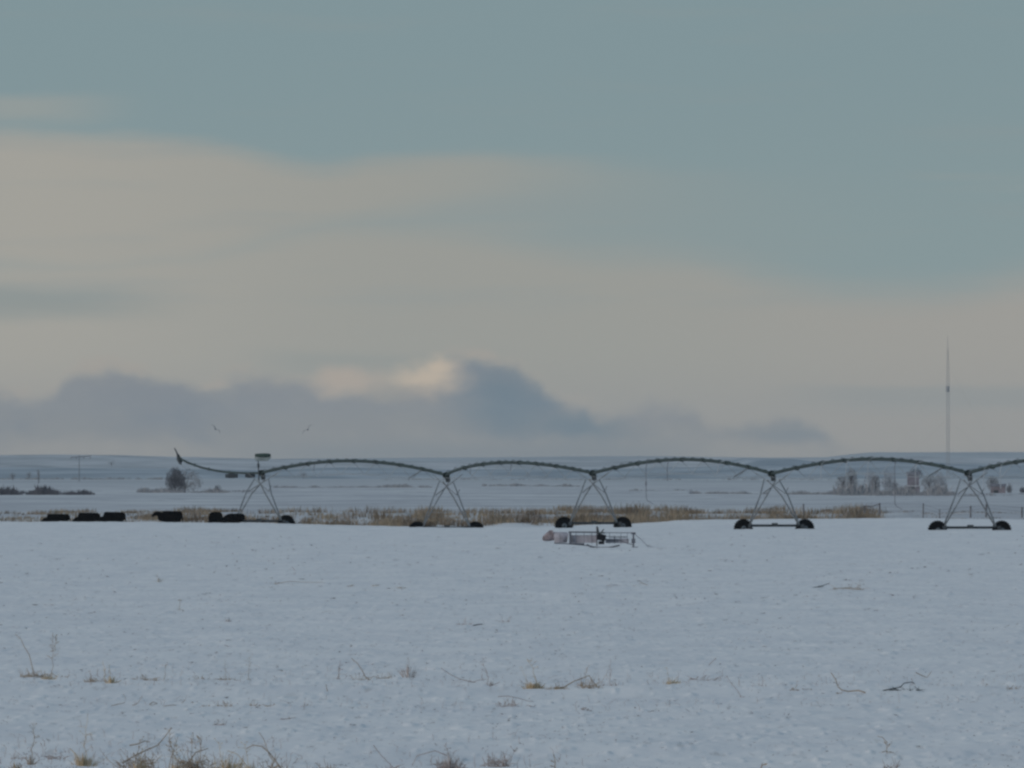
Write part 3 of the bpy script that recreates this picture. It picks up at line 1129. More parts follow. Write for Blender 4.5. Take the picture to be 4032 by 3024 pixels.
def build_brush():
    rng = random.Random(5)
    mb = MB()
    ml = MB()

    def strip(x0, x1, base, hgt, n, tgt, dens=None):
        D = H / ((base - HOR) * K)
        for k in range(n):
            px = rng.uniform(x0, x1)
            f = 1.0
            if dens: f = float(np.interp(px, [a[0] for a in dens], [a[1] for a in dens]))
            if f < .04: continue
            dd = D * rng.uniform(.985, 1.03)
            p = at(px, 0, dd)
            nz = .4 + 1.2 * (float(vnoise(np.array([px * .03]), np.array([base * 1.0]), 4)[0]) + .5)
            z = gz1(p.x, dd) - .05
            h = hgt * K * D * f * nz * rng.uniform(.4, 1.)
            for b in range(7):
                tgt.blade((p.x + rng.gauss(0, h * .35), dd + rng.gauss(0, 2), z), rng.uniform(0, 6.28), h * rng.uniform(.5, 1.1), h * .12, rng.gauss(0, .35) * h, rng)
    strip(-800, 420, 1945, 40, 900, mb, [(-800, .8), (0, .6), (60, .8), (150, 1.05), (200, .6), (240, .7), (300, .5), (330, .7), (380, .05), (420, .0)])
    strip(540, 900, 1936, 18, 260, ml)
    strip(900, 1010, 1934, 12, 60, ml)
    strip(1080, 1700, 1921, 13, 420, ml)
    strip(1900, 2300, 1916, 11, 260, ml)
    strip(2480, 2720, 1934, 10, 140, ml)
    strip(2720, 3020, 1946, 16, 260, ml)
    strip(3100, 3310, 1948, 13, 200, ml)
    strip(3310, 4500, 1952, 10, 500, ml)
    strip(3290, 3760, 1949, 34, 520, ml)
    strip(-800, 800, 1888, 9, 600, ml)
    strip(1500, 3300, 1890, 7, 500, ml)
    tag(mb.build("brush", M_twd), kind='stuff')
    tag(ml.build("distant_brush", M_twm), kind='stuff')


build_brush()


# sheds ---------------------------------------------------------------
def shed(px, base, top, half, D, wallc, label, band=None):
    B = at(px, base, D)
    B.z = gz1(B.x, D) - .1
    hh = (base - top) * K * D
    w = 2 * half * K * D
    root = empty("shed", B)
    tag(root, label, "shed")
    mw = mat("shed_wall", wallc, .2, 1.0)
    ms = bpy.data.materials.get("roof_snow") or mat("roof_snow", (.42, .43, .47), .12, 1.0)
    mr_ = mat("dull_roof", (.20, .20, .23), .2, 1.0)
    m = MB()
    if band:
        zb = hh * band
        m.box(B + Vector((0, 1, zb / 2 - .02)), (w, 3, zb))
        m.box(B + Vector((-.05, 1.1, zb + .22 + (hh - zb - .22) / 2)), (w * .92, 2.8, hh - zb - .22))
        m.build("wall", mw, root)
        r = MB()
        r.box(B + Vector((0, .95, zb + .10)), (w * 1.1, 3.2, .20))
        r.build("snowy_ledge", ms, root)
    else:
        m.box(B + Vector((0, 1, hh * .4)), (w, 3, hh * .8))
        m.build("wall", mw, root)
    r = MB()
    z0 = hh if band else hh * .8
    i = len(r.v)
    e = .15
    ridge = .45
    r.v += [B + Vector((-w / 2 - e, -.6, z0 + .02)), B + Vector((w / 2 + e, -.6, z0 + .02)), B + Vector((w / 2 + e, 2.7, z0 + .02)), B + Vector((-w / 2 - e, 2.7, z0 + .02)),
            B + Vector((-w / 2 - e, 1.0, z0 + ridge)), B + Vector((w / 2 + e, 1.0, z0 + ridge))]
    r.f += [(0, 1, 5, 4), (2, 3, 4, 5), (0, 4, 3), (1, 2, 5), (0, 3, 2, 1)]
    r.build("roof", mr_, root)
    d = MB()
    d.box(B + Vector((-w * .15, -.53, hh * .2)), (w * .3, .06, hh * .36))
    d.build("door", M_box, root)
    return root


shed(3597, 1946, 1872, 25, 4270, (.20, .19, .225), "tall narrow brown shed with a snowy ledge halfway up, in the frosted grove", band=.36)
shed(3930, 1950, 1914, 29, 4250, (.22, .20, .225), "low red-brown shed under a snowy roof right of the last tower")


# radio mast ----------------------------------------------------------
def build_mast():
    D = 12000
    M_m = mat("hazy_grey_lattice", (.32, .33, .35), .1, .1)
    b, t = at(3731, 1800, D), at(3731, 1352, D)
    base = Vector((b.x, D, -1))
    root = empty("radio_mast", base)
    tag(root, "tall thin lattice radio mast on the horizon at the right", "mast")
    m = MB()
    w = .85
    cs = [Vector((w, 0, 0)), Vector((-w * .5, w * .87, 0)), Vector((-w * .5, -w * .87, 0))]
    for c in cs: m.path([base + c, Vector((t.x, D, t.z * .72)) + c, Vector((t.x, D, t.z)) + c * .35], [.12, .10, .05], 5)
    z = -1
    k = 0
    while z < t.z - 3:
        s = 1 if z < t.z * .72 else 1 - .65 * (z - t.z * .72) / (t.z * .28)
        for j in range(3):
            a = Vector((t.x, D, z)) + cs[j] * s
            c = Vector((t.x, D, z + 2)) + cs[(j + 1) % 3] * s
            m.path([a, c], .05, 4)
        z += 2
    m.build("lattice", M_m, root)
    q = MB()
    c = at(3731, 1532, D)
    q.lathe(c - Vector((0, 0, 1.5)), (0, 0, 1), [(0, .5), (.3, .85), (2.6, .85), (3, .5)], 12)
    q.build("antenna_drum", M_m, root)
    q = MB()
    q.path([t, t + Vector((0, 0, 4))], [.12, .04], 5)
    q.build("tip", M_m, root)
    g = MB()
    for an in (30, 150, 270):
        d = Vector((math.cos(math.radians(an)), math.sin(math.radians(an)), 0))
        for f in (.45, .85): g.path([Vector((t.x, D, t.z * f)), base + d * 38], .02, 3)
    g.build("guy_wire", M_m, root)


build_mast()


def build_pylon():
    D = 9500
    M_m = mat("grey_timber_pole", (.16, .17, .20), .1, .1)
    root = empty("utility_pole", (at(312, 0, D).x, D, 0))
    tag(root, "faint tall utility pole with a wide crossarm, far off at the left", "utility pole")
    m = MB()
    m.path([at(312, 1900, D), at(312, 1792, D)], [.20, .14], 6)
    m.build("pole", M_m, root)
    m = MB()
    m.path([at(278, 1801, D), at(312, 1799, D), at(360, 1795, D)], .17, 5)
    m.build("crossarm", M_m, root)
    for x in (280, 300, 330, 356):
        q = MB()
        q.path([at(x, 1800, D), at(x, 1806, D)], .16, 5)
        q.build("insulator", M_m, root)


build_pylon()

# birds ---------------------------------------------------------------
M_bird = mat("grey_brown_feathers", (.10, .12, .15), .2, 10)


def bird(px, py, D, span, heading, bank, label):
    p = at(px, py, D)
    m = MB()
    m.org = p
    h = Vector((math.cos(heading), math.sin(heading), 0))
    s = Vector((-h.y, h.x, 0))
    up = Vector((0, 0, 1))
    Rm = Matrix.Rotation(bank, 3, h)
    s = Rm @ s
    up = Rm @ up
    L = span * .42
    m.lathe(p - h * L * .5, h, [(0, .01), (.15 * L, span * .03), (.5 * L, span * .06), (.8 * L, span * .05), (.9 * L, span * .035), (1.0 * L, span * .01)], 8)
    for sg in (-1, 1):
        i = len(m.v)
        w = span * .5
        prof = [(0, .10, -.14, .0), (.45, .14, -.12, .12), (.75, .08, -.10, .10), (1.0, -.06, -.10, .0)]
        for t_, fr, bk, zz in prof:
            c = p + s * sg * w * t_ + up * w * zz * 2
            m.v += [c + h * span * fr, c + h * span * bk, c + h * span * (fr * .4 + bk * .6) + up * span * .015]
        for k in range(3):
            a = i + k * 3
            m.f += [(a, a + 3, a + 5, a + 2), (a + 2, a + 5, a + 4, a + 1), (a, a + 1, a + 4, a + 3)]
    i = len(m.v)
    tb = p - h * L * .5
    m.v += [tb + s * span * .02, tb - s * span * .02, tb - h * span * .14 - s * span * .06, tb - h * span * .14 + s * span * .06]
    m.f += [(i, i + 1, i + 2, i + 3)]
    o = m.build("bird", M_bird)
    tag(o, label, "bird", "birds gliding over the far end of the irrigator")


bird(848, 1690, 1500, .80, 1.4, .75, "lower left bird, banking with its wing dipped right, above the irrigator's free end")
bird(1212, 1692, 1500, .88, 1.7, -.72, "bird to the right, banking with its wing raised right, above the first arch")

# ------------------------------------------------------------------ dry weeds standing in the near snow
M_straw = mat("straw_stem", (.33, .27, .19), .25, 6)
M_brown = mat("brown_stem", (.31, .245, .185), .25, 6)
M_mauve = mat("mauve_grey_stem", (.36, .31, .30), .2, 6)
M_gold = mat("pale_gold_grass", (.46, .37, .25), .25, 6)
PXM = lambda p: K * p.y          # metres per photograph pixel at that point


def stalk(m, p, tip, r, rng, twigs=5, wob=.06, curve=0.0):
    """a stem from p to tip with short side twigs"""
    r *= .85
    n = 7
    L = (tip - p).length
    pts = []
    for k in range(n + 1):
        t = k / n
        q = p.lerp(tip, t)
        if 0 < k < n: q += Vector((rng.gauss(0, wob), rng.gauss(0, wob), rng.gauss(0, wob * .5))) * L * .35
        q += Vector((curve * math.sin(math.pi * t) * L, 0, 0))
        pts.append(q)
    m.path(pts, [r * (1 - .6 * k / n) for k in range(n + 1)], 5)
    for k in range(twigs):
        t = rng.uniform(.3, .98)
        q = pts[int(t * n)].lerp(pts[min(n, int(t * n) + 1)], (t * n) % 1)
        l = L * rng.uniform(.06, .2)
        d = Vector((rng.uniform(-1, 1), rng.uniform(-.6, .6), rng.uniform(.0, .9))).normalized()
        m.path([q, q + d * l * .6, q + d * l + Vector((0, 0, -.1 * l))], [r * .55, r * .45, r * .3], 4)
        if rng.random() < .5:                                     # seed head
            e = q + d * l
            m.path([e, e + d * r * 3, e + d * r * 6], [r * .4, r * 1.1, r * .3], 5)


def tuft(m, p, hw, h, rng, n=60, lean=0.0):
    for k in range(n):
        a = rng.gauss(0, .45)
        m.blade(p + Vector((a * hw, rng.gauss(0, .5) * hw, -.02)), 0 if a + lean > 0 else math.pi, h * rng.uniform(.35, 1) * (1 - .3 * abs(a)), rng.uniform(.006, .013), abs(a + lean) * h * rng.uniform(.2, .9), rng)


def litter(m, p, hw, h, rng, n=14, r=.005):
    """low criss-crossed broken stems"""
    for k in range(n):
        a = p + Vector((rng.uniform(-hw, hw), rng.uniform(-hw, hw), rng.uniform(-.01, h * .3)))
        d = Vector((rng.uniform(-1, 1), rng.uniform(-.4, .4), rng.uniform(-.15, .5)))
        l = hw * rng.uniform(.25, .8)
        b = a + d.normalized() * l
        m.path([a, a.lerp(b, .5) + Vector((0, 0, rng.uniform(0, .15) * l)), b], [r, r * .9, r * .5], 4)


def weed(name, x, y, parts, mt, label, seed, group="dry weeds poking through the snow"):
    rng = random.Random(seed)
    p = base_at(x, y)
    s = PXM(p)
    m = MB()
    m.org = p.copy()
    for q in list(parts):                      # fine seed grass mixed into the litter
        if q[0] == 'l' and q[2] >= 26:
            for _ in range(int(q[4] * .55)):
                dx = q[1] + rng.uniform(-1, 1) * q[2]
                hh = rng.uniform(.4, 1.5) * min(60, max(q[3], 22))
                a = p + Vector((dx * s, rng.uniform(-.1, .1), -.02))
                e = a + Vector((rng.gauss(0, .35) * hh * s, 0, hh * s))
                m.path([a, a.lerp(e, .5) + Vector((rng.gauss(0, .08) * hh * s, 0, 0)), e], [.0045, .0035, .002], 4)
    for q in parts:
        k = q[0]
        if k == 's':      # stalk: dx0, dx1, height, curve, twigs, radius
            _, dx0, dx1, h, cv, tw, r = q
            stalk(m, p + Vector((dx0 * s, 0, -.03)), p + Vector((dx1 * s, rng.uniform(-.1, .1), h * s)), r, rng, tw, .06, cv)
        elif k == 't':    # tuft: dx, half width, height, blades, lean
            _, dx, hw, h, n, ln = q
            tuft(m, p + Vector((dx * s, 0, 0)), hw * s, h * s, rng, n, ln)
        elif k == 'l':    # litter: dx, half width, height, count
            _, dx, hw, h, n = q
            litter(m, p + Vector((dx * s, 0, 0)), hw * s, h * s, rng, n)
        elif k == 'p':    # polyline twig in photograph pixel offsets (dx, up)
            _, pl, r = q
            pts = [p + Vector((a * s, 0.02 * i, b * s)) for i, (a, b) in enumerate(pl)]
            m.path(pts, [r * (1 - .5 * i / len(pts)) for i in range(len(pts))], 5)
    o = m.build(name, mt)
    tag(o, label, "weed" if name == "dry_weed" else "grass tuft", group)
    return o


W = "dry_weed"
G = "grass_tuft"
weed(W, 155, 2668, [('l', -20, 60, 30, 34), ('t', -10, 40, 30, 34, 0), ('p', [(-18, 0), (-30, 50), (-40, 90), (-62, 125), (-72, 150), (-95, 170)], .009), ('s', 48, 54, 178, 0, 10, .007), ('p', [(40, 2), (48, 20), (60, 8), (70, 4)], .009), ('l', 100, 20, 12, 8)], M_brown,
     "leftmost brown weed of the middle row, one stem bent left, one upright", 21)
weed(W, 216, 2560, [('s', 0, 3, 62, 0, 16, .008), ('l', 2, 22, 8, 9)], M_straw, "yellowish upright seed stem just above the leftmost weed", 22)
weed(W, 362, 2686, [('l', 0, 40, 18, 16), ('t', 0, 18, 26, 18, 0), ('s', -4, -6, 50, 0, 3, .006)], M_brown, "low brown broken tuft left of the forked golden one", 23)
weed(G, 438, 2690, [('t', 0, 24, 44, 60, 0), ('s', -20, -32, 88, 0, 5, .008), ('s', 0, -10, 72, 0, 4, .008), ('p', [(8, 2), (26, 5), (40, 12)], .008)], M_gold, "golden forked tuft, two thin stems up, left part of the middle row", 24)
weed(W, 650, 2678, [('s', -3, 4, 62, 0, 4, .006), ('l', 0, 12, 8, 6)], M_brown, "one thin short stalk at the right end of the flat broken stems", 251)
weed(W, 578, 2680, [('l', 0, 48, 12, 24)], M_brown, "flat line of broken stems right of the golden forked tuft", 25)
weed(W, 470, 2780, [('p', [(-35, 0), (0, 8), (20, 12), (25, 30), (15, 48)], .006)], M_brown, "long hooked twig at the left end of the row below the middle row", 26)
weed(W, 545, 2780, [('p', [(-25, 2), (-3, 10), (15, 40)], .006)], M_brown, "short twig shaped like a tick, second in the lower row", 261)
weed(W, 602, 2778, [('p', [(-15, 3), (0, 14), (18, 8), (-10, 0)], .008)], M_brown, "small curled loop of stem, third in the lower row", 262)
weed(W, 665, 2781, [('p', [(-25, 0), (0, 3), (30, 4)], .006)], M_brown, "short flat stem just right of the curled loop", 263)
weed(W, 727, 2768, [('p', [(-12, 0), (1, 10), (8, 30)], .006)], M_brown, "small upright barb right of the flat stem", 264)
weed(W, 767, 2768, [('l', 0, 14, 8, 9)], M_brown, "knot of dry bits right of the small barb", 265)
weed(W, 812, 2782, [('l', 0, 14, 8, 9)], M_brown, "second knot of dry bits, a little lower than the first", 266)
weed(W, 885, 2782, [('l', 0, 30, 8, 14)], M_brown, "thin flat scatter of stems in the lower row right of the two knots", 27)
weed(W, 992, 2780, [('l', 0, 26, 8, 10)], M_brown, "thin flat scatter just left of the dark lower scrap", 271)
weed(W, 1062, 2782, [('l', 0, 20, 10, 12)], M_brown, "dark flat scrap near the right end of the lower row", 272)
weed(W, 1204, 2784, [('l', 0, 18, 10, 12)], M_brown, "last dark scrap at the right end of the lower row", 273)
weed(W, 860, 2852, [('l', 0, 26, 18, 16)], M_mauve, "small wreath-like scrap between the lower row and the brown tangles", 274)
weed(W, 1130, 2834, [('p', [(-30, -4), (0, 4), (36, 8)], .006), ('l', -5, 22, 6, 8)], M_mauve, "thin lying stem right of the wreath-like scrap", 275)
weed(W, 890, 2678, [('l', 0, 30, 9, 12), ('s', -3, -5, 84, 0, 3, .005)], M_brown, "very thin pale stalk above flat stems, middle row", 28)
weed(W, 978, 2678, [('s', 0, 4, 92, 0, 8, .006), ('l', 0, 10, 8, 5)], M_brown, "thin pale stalk topped by one seed head, middle row", 281)
weed(W, 792, 2676, [('l', 5, 26, 8, 9)], M_brown, "tiny dark scrap of stem left of the thin pale stalks", 29)
weed(W, 128, 3012, [('s', 0, 6, 168, 0, 8, .007), ('t', -4, 14, 60, 30, .2), ('l', -3, 14, 25, 14)], M_brown, "dark upright stalk at the lower left corner", 30)
weed(W, 215, 2990, [('l', 0, 40, 30, 18), ('l', -140, 30, 16, 12)], M_mauve, "faint tangle between the corner stalk and the golden clump", 31)
weed(G, 330, 3022, [('t', 0, 36, 80, 130, 0), ('t', 0, 20, 50, 60, 0), ('s', 0, 14, 210, 0, 8, .006), ('p', [(-10, 10), (-30, 50), (-55, 75)], .008)], M_gold, "dense golden clump with one tall thin stalk at the bottom left", 32)
weed(W, 560, 3030, [('p', [(-80, 25), (-20, 60), (60, 95), (90, 130), (115, 165)], .009), ('p', [(-50, 95), (-20, 100), (10, 112), (30, 108)], .009), ('l', -20, 70, 120, 48), ('s', 100, 110, 165, .05, 8, .008), ('s', 125, 140, 130, -.08, 6, .007), ('s', -30, -10, 120, 0, 8, .007)], M_brown,
     "big brown tangle with an arching top at the bottom, right of the golden clump", 33)
weed(W, 760, 3032, [('l', 0, 70, 110, 52), ('s', 10, 30, 130, .05, 8, .008), ('s', -10, -2, 150, 0, 8, .007), ('p', [(-40, 10), (-10, 40), (10, 70), (60, 85)], .009), ('t', -10, 30, 60, 50, 0)], M_brown,
     "second brown tangle at the bottom, seed heads at its top", 34)
weed(G, 900, 3040, [('t', 0, 55, 75, 90, 0), ('l', 0, 60, 80, 24), ('s', -20, -40, 120, 0, 6, .006)], M_gold, "straw clump between the brown tangles and the curved stem at the bottom", 35)
weed(W, 1080, 3034, [('p', [(30, 0), (10, 30), (-20, 70), (-50, 95), (-85, 100), (-110, 85)], .010), ('p', [(0, 30), (-20, 60), (-40, 120), (-60, 150)], .006), ('l', 0, 50, 50, 16)], M_brown, "thick brown stem curving left over the snow at the bottom", 36)
weed(W, 1260, 3034, [('l', 0, 50, 26, 18)], M_brown, "low litter at the bottom edge right of the curving stem", 361)
weed(W, 707, 2402, [('s', 0, 2, 40, 0, 3, .010), ('p', [(-6, 38), (2, 40), (10, 36)], .012), ('l', 0, 12, 8, 6)], M_straw, "small greenish hooked sprig alone in the open snow at the left", 37)
weed(W, 626, 2292, [('t', 0, 14, 30, 20, .3), ('s', 0, -8, 36, 0, 2, .010)], M_straw, "short pale tuft high in the left part of the field", 38)
weed(W, 899, 2448, [('t', 0, 10, 28, 22, 0), ('l', 0, 10, 16, 6)], M_mauve, "little mauve sprig right of the greenish hooked one", 39)
weed(W, 1160, 2300, [('p', [(-90, -5), (-60, 4), (-20, 10), (30, 8), (90, 6), (115, 7)], .010), ('l', -95, 22, 8, 8)], M_brown, "long thin stem lying on the snow in the upper left field", 40)
weed(W, 1158, 2262, [('p', [(-8, -2), (6, 4), (2, 18), (-10, 30)], .012)], M_mauve, "short curled stem just above the long lying one", 41)
weed(W, 1332, 2674, [('s', -6, 8, 76, 0, 6, .008), ('s', -2, 4, 50, .05, 4, .009), ('l', 0, 10, 10, 6)], M_mauve, "short mauve upright stalk left of the long leaning stem", 42)
weed(W, 1455, 2678, [('p', [(0, 0), (-18, 14), (-30, 40), (-48, 66), (-72, 86)], .010), ('l', -30, 36, 8, 14)], M_brown, "long straight stem leaning left, left of the feathery plume", 43)
weed(W, 1515, 2672, [('l', 0, 30, 8, 12)], M_brown, "low flat stems between the long leaning stem and the plume", 431)
weed(W, 1286, 2722, [('s', 4, -2, 28, 0, 1, .011)], M_brown, "single tiny dark stub below the leaning stem", 44)
weed(G, 1608, 2668, [('t', 0, 26, 78, 46, 0), ('s', 0, -4, 76, .05, 6, .009), ('p', [(4, 0), (30, -6), (56, -16)], .008)], M_mauve, "feathery mauve plume standing alone in the middle row", 45)
weed(W, 1840, 2688, [('p', [(60, -4), (20, 2), (-30, 14), (-70, 34), (-105, 58)], .009), ('p', [(20, 2), (60, 14), (80, 12)], .006)], M_mauve, "long pale stem arching down to the right at the centre of the middle row", 46)
weed(W, 1935, 2700, [('s', -12, -36, 112, .04, 6, .008), ('t', -4, 14, 30, 20, 0), ('p', [(0, 0), (18, 8), (34, 14)], .007)], M_mauve, "thin upright stalk with a curved base left of the cut golden clump", 47)
weed(G, 2112, 2712, [('t', -10, 36, 42, 150, 0), ('t', -8, 34, 30, 120, 0), ('s', 8, -36, 118, .06, 9, .008), ('s', -26, -60, 90, 0, 5, .005), ('p', [(-40, 0), (0, -1), (32, 2)], .010)], M_gold, "bright golden cut clump with a tall bent stalk, centre of the middle row", 48)
weed(W, 2240, 2714, [('p', [(-60, 2), (-20, 6), (20, 30), (60, 44), (80, 52), (100, 20), (120, 0)], .011), ('l', -40, 34, 18, 20), ('s', 60, 72, 88, 0, 8, .006), ('l', 80, 40, 50, 30)], M_brown, "arched twig with a fan of fine stems right of the golden cut clump", 49)
weed(W, 2400, 2708, [('s', 0, 4, 116, 0, 8, .007), ('l', 0, 38, 16, 20)], M_mauve, "straight thin stalk right of the arched twig", 50)
weed(G, 2645, 2694, [('t', 0, 34, 28, 60, 0), ('l', 0, 30, 24, 14), ('s', -8, -20, 70, 0, 6, .005)], M_gold, "low golden tuft with a dark end, right of centre in the middle row", 51)
weed(W, 2800, 2680, [('p', [(-80, 10), (-40, 0), (-20, 20)], .007), ('p', [(-10, 60), (20, 90)], .007), ('l', -20, 60, 20, 12)], M_mauve, "faint broken twigs right of the low golden tuft", 52)
weed(W, 2920, 2745, [('p', [(0, 0), (-20, 30), (-45, 60), (-60, 85)], .006), ('l', 0, 12, 8, 8)], M_mauve, "faint leaning stem ending in a dark bud", 53)
weed(W, 3126, 2722, [('l', 0, 20, 16, 14), ('s', 4, 12, 36, 0, 3, .005)], M_brown, "small reddish clump with one short spike on the right", 54)
weed(W, 3178, 2720, [('l', 0, 16, 18, 14)], M_brown, "rounder reddish clump just right of the spiked one", 541)
weed(W, 3320, 2724, [('p', [(88, 5), (60, 14), (20, 10), (-5, 15), (-20, 28), (-30, 58), (-48, 84)], .013), ('l', -14, 14, 14, 10)], M_brown, "hockey-stick shaped brown twig on the right", 55)
weed(W, 3540, 2720, [('p', [(-65, 0), (-20, 10), (5, 14), (20, 30), (50, 34), (62, 28)], .012), ('p', [(-20, 8), (0, -2), (22, -6)], .010), ('l', 30, 50, 14, 14)], M_box, "dark forked twig flat on the snow right of the hockey-stick one", 56)
weed(W, 3650, 2668, [('p', [(-45, 20), (-20, 8), (0, 0), (12, 16), (18, 24)], .009)], M_brown, "small V-shaped twig above the dark forked one", 57)
weed(W, 3900, 2712, [('l', 0, 40, 12, 16)], M_brown, "flat brown litter near the right edge of the middle row", 58)
weed(W, 3990, 2714, [('l', 0, 24, 22, 14)], M_brown, "last brown scrap at the right edge of the middle row", 581)
weed(W, 2020, 2785, [('p', [(-60, 40), (-20, 42), (20, 34), (60, 22), (80, 20)], .007), ('l', -20, 40, 30, 20), ('l', 70, 20, 10, 8)], M_mauve, "pale flattened tangle under the golden cut clump", 59)
weed(W, 2300, 2800, [('l', 15, 20, 40, 20), ('s', -30, -34, 34, 0, 3, .006)], M_mauve, "small mauve scrap under the arched twig", 60)
weed(G, 1772, 3036, [('t', 0, 40, 90, 80, 0), ('l', 0, 50, 90, 40), ('p', [(-10, 60), (-60, 80), (-130, 60), (-150, 20)], .007), ('s', 0, -20, 110, .05, 8, .007)], M_mauve, "brownish bunch with an arch to its left at the bottom centre", 61)
weed(W, 1540, 3034, [('p', [(-70, 100), (-40, 60), (0, 20), (20, 0)], .006), ('l', 0, 50, 30, 14)], M_mauve, "thin slanting stem left of the brownish bunch at the bottom", 62)
weed(W, 1975, 3020, [('l', -20, 50, 90, 40), ('t', 10, 30, 50, 24, 0), ('s', 20, 60, 80, .0, 6, .007)], M_mauve, "faint mauve cluster at the bottom right of the brownish bunch", 63)
weed(W, 2186, 3036, [('s', 0, -4, 66, 0, 4, .010), ('l', 4, 12, 16, 8)], M_brown, "short dark stub at the bottom, right of centre", 64)
weed(W, 3494, 2965, [('s', 0, -4, 40, 0, 4, .009), ('p', [(0, 40), (-20, 62), (-40, 66)], .006), ('l', 0, 24, 14, 8)], M_brown, "bent sprig in the lower right snow", 65)
weed(W, 3510, 3030, [('l', 0, 26, 40, 20)], M_mauve, "faint scrap of stems at the bottom under the bent sprig", 66)
weed(W, 2998, 3030, [('s', -6, 4, 26, 0, 1, .014)], M_brown, "tiny reddish stub at the very bottom right of centre", 67)
weed(W, 3226, 2314, [('l', 0, 14, 14, 10), ('p', [(-28, 0), (0, 4), (30, 14), (40, 18)], .014), ('t', 0, 6, 14, 14, 0)], M_box, "dark nub with a twig in the upper right field", 68)
weed(W, 3340, 2322, [('l', 0, 60, 12, 20), ('p', [(-60, 4), (0, 8), (60, 0)], .012)], M_brown, "long brown smear of stems right of the dark nub", 69)
weed(W, 1882, 2462, [('p', [(-20, 0), (0, 4), (18, 5)], .016)], M_box, "short dark dash of wood in the middle of the open field", 70)
weed(W, 1825, 2460, [('l', 0, 26, 8, 10)], M_mauve, "faint flat stems left of the dark dash of wood", 701)
weed(W, 1985, 2448, [('l', 0, 26, 8, 10)], M_mauve, "faint flat stems right of the dark dash of wood", 702)
weed(W, 1580, 2317, [('t', 0, 22, 16, 30, 0), ('l', 0, 16, 8, 8)], M_straw, "rightmost and largest of three pale clods in the upper field", 71)
weed(W, 1478, 2308, [('t', 0, 16, 18, 22, 0), ('l', 0, 12, 8, 8)], M_straw, "middle one of three pale clods in the upper field", 711)
weed(W, 1385, 2310, [('t', 0, 12, 14, 18, 0), ('l', 0, 10, 8, 8)], M_straw, "leftmost and faintest of three pale clods in the upper field", 712)
weed(W, 2560, 2304, [('p', [(-40, 10), (-10, 0), (20, -8)], .013)], M_brown, "thin lying stem right of centre in the upper field", 72)
weed(W, 2430, 2308, [('p', [(-40, 3), (0, -2), (45, 1)], .010)], M_mauve, "faint curved stem left of the lying one in the upper field", 721)
weed(W, 2128, 2196, [('l', 0, 10, 8, 8), ('t', 0, 8, 12, 14, 0)], M_box, "small dark clod on the snow below the farm machine", 73)

weed(G, 190, 2676, [('t', 0, 26, 26, 40, 0), ('l', 0, 30, 14, 12)], M_gold, "low golden patch at the foot of the upright leftmost stalk", 301)
weed(G, 545, 3034, [('t', 0, 30, 60, 50, .2), ('s', 0, 16, 90, 0, 5, .006)], M_gold, "golden tuft inside the arching brown tangle at the bottom", 302)
weed(G, 690, 3040, [('t', 0, 30, 56, 44, 0), ('s', -6, 6, 110, 0, 8, .006)], M_gold, "golden tuft between the two brown tangles at the bottom", 303)
weed(G, 985, 3040, [('t', 0, 36, 50, 44, 0), ('s', 0, -20, 110, 0, 6, .006), ('p', [(-10, 20), (-50, 70), (-90, 84)], .006)], M_gold, "golden tuft at the foot of the stem that curves left at the bottom", 304)
weed(G, 2200, 2714, [('t', 0, 34, 16, 50, 0)], M_gold, "flat golden patch at the left foot of the arched twig", 305)
weed(G, 2290, 2712, [('t', 0, 26, 40, 30, 0)], M_mauve, "small pale tuft under the peak of the arched twig", 306)
weed(G, 60, 3040, [('t', 0, 20, 60, 26, 0), ('l', 0, 30, 30, 14)], M_straw, "thin straw tuft in the very corner at the bottom left", 307)
weed(W, 3000, 2705, [('s', 0, 4, 44, 0, 4, .006), ('l', 0, 20, 10, 8)], M_mauve, "pale short stalk left of the spiked reddish clump", 308)
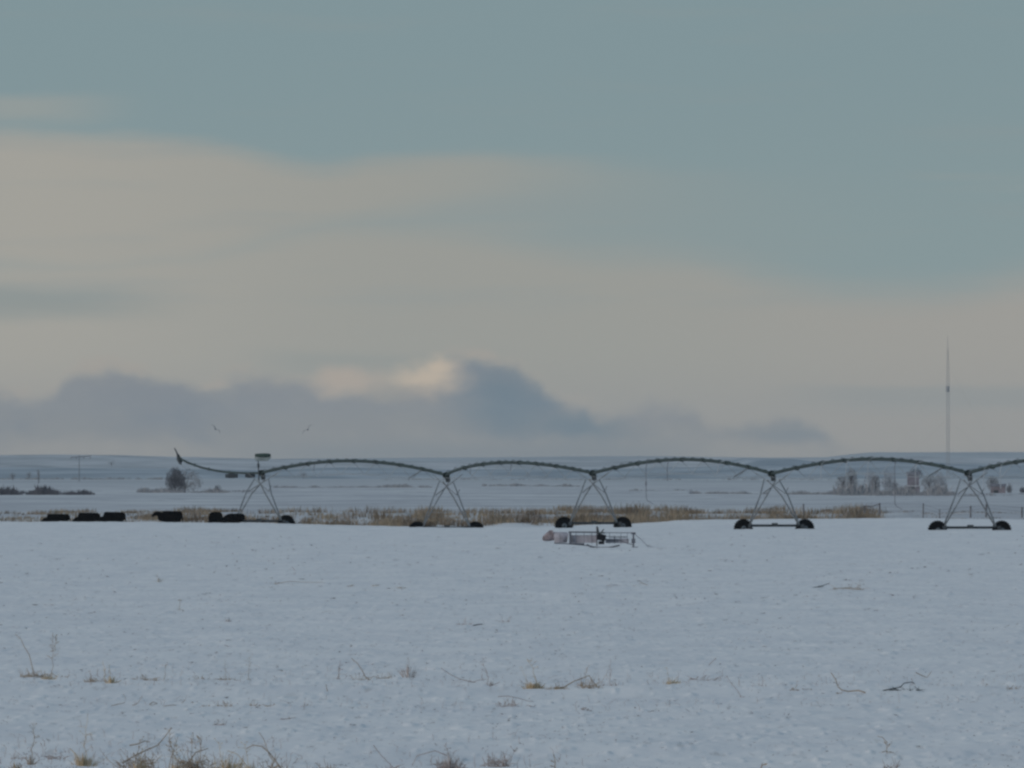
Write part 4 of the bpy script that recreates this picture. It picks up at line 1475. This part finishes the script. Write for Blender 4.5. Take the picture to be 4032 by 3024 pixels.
weed(W, 3760, 2716, [('l', 0, 40, 10, 14)], M_brown, "thin flat stems right of the dark forked twig", 309)


def build_stubble():
    rng = random.Random(99)
    mb, mk = MB(), MB()
    for k in range(10500):
        v = 2105 + (3060 - 2105) * rng.random() ** .9
        px = rng.uniform(-900, 4900)
        D = H / ((v - HOR) * K)
        x = (px - 2016) * K * D
        den = float(vnoise(np.array([px * .006]), np.array([v * .022]), 61)[0]) + .5
        if rng.random() > den * 1.7: continue
        z = gz1(x, D)
        s = K * D
        big = rng.random() < .07
        w = (rng.uniform(8, 24) if big else rng.uniform(3, 11)) * s
        n = 3 if big else rng.choice((1, 2, 2))
        tg = mb if rng.random() < .4 else mk
        for j in range(n):
            a = Vector((x + rng.uniform(-w, w) * .5, D + rng.uniform(-.4, .4), z + rng.uniform(-.012, .010)))
            d = Vector((rng.choice((-1, 1)) * rng.uniform(.5, 1), rng.uniform(-.5, .5), rng.uniform(-.05, .9 if rng.random() < .3 else .2)))
            b = a + d.normalized() * w * rng.uniform(.4, 1)
            r = rng.uniform(.4, 1.25) * s
            tg.path([a, a.lerp(b, .5) + Vector((0, 0, rng.uniform(0, .1) * w)), b], [r, r, r * .5], 4)
    tag(mb.build("stubble", mat("dark_wet_stubble", (.15, .135, .13), .2, 3)), kind='stuff')
    tag(mk.build("frosted_stubble", mat("snow_dusted_stubble", (.33, .33, .35), .2, 3)), kind='stuff')
    ml = MB()
    for band, sp, n in ((2672, 14, 260), (2710, 10, 200), (3010, 40, 420), (2780, 12, 120)):
        for k in range(n):
            v = band + rng.gauss(0, sp)
            px = rng.uniform(-900, 4900) if band != 3010 else rng.choice((rng.uniform(-900, 2300), rng.uniform(0, 1200)))
            D = H / ((v - HOR) * K)
            x = (px - 2016) * K * D
            z = gz1(x, D)
            h = rng.uniform(.02, .13) * (1.6 if rng.random() < .08 else 1)
            ml.path([(x, D, z - .02), (x + rng.gauss(0, .015), D, z + h * .6), (x + rng.gauss(0, .05), D, z + h)], [.004, .003, .002], 4)
    tag(ml.build("fine_stems", M_mauve), kind='stuff')


build_stubble()
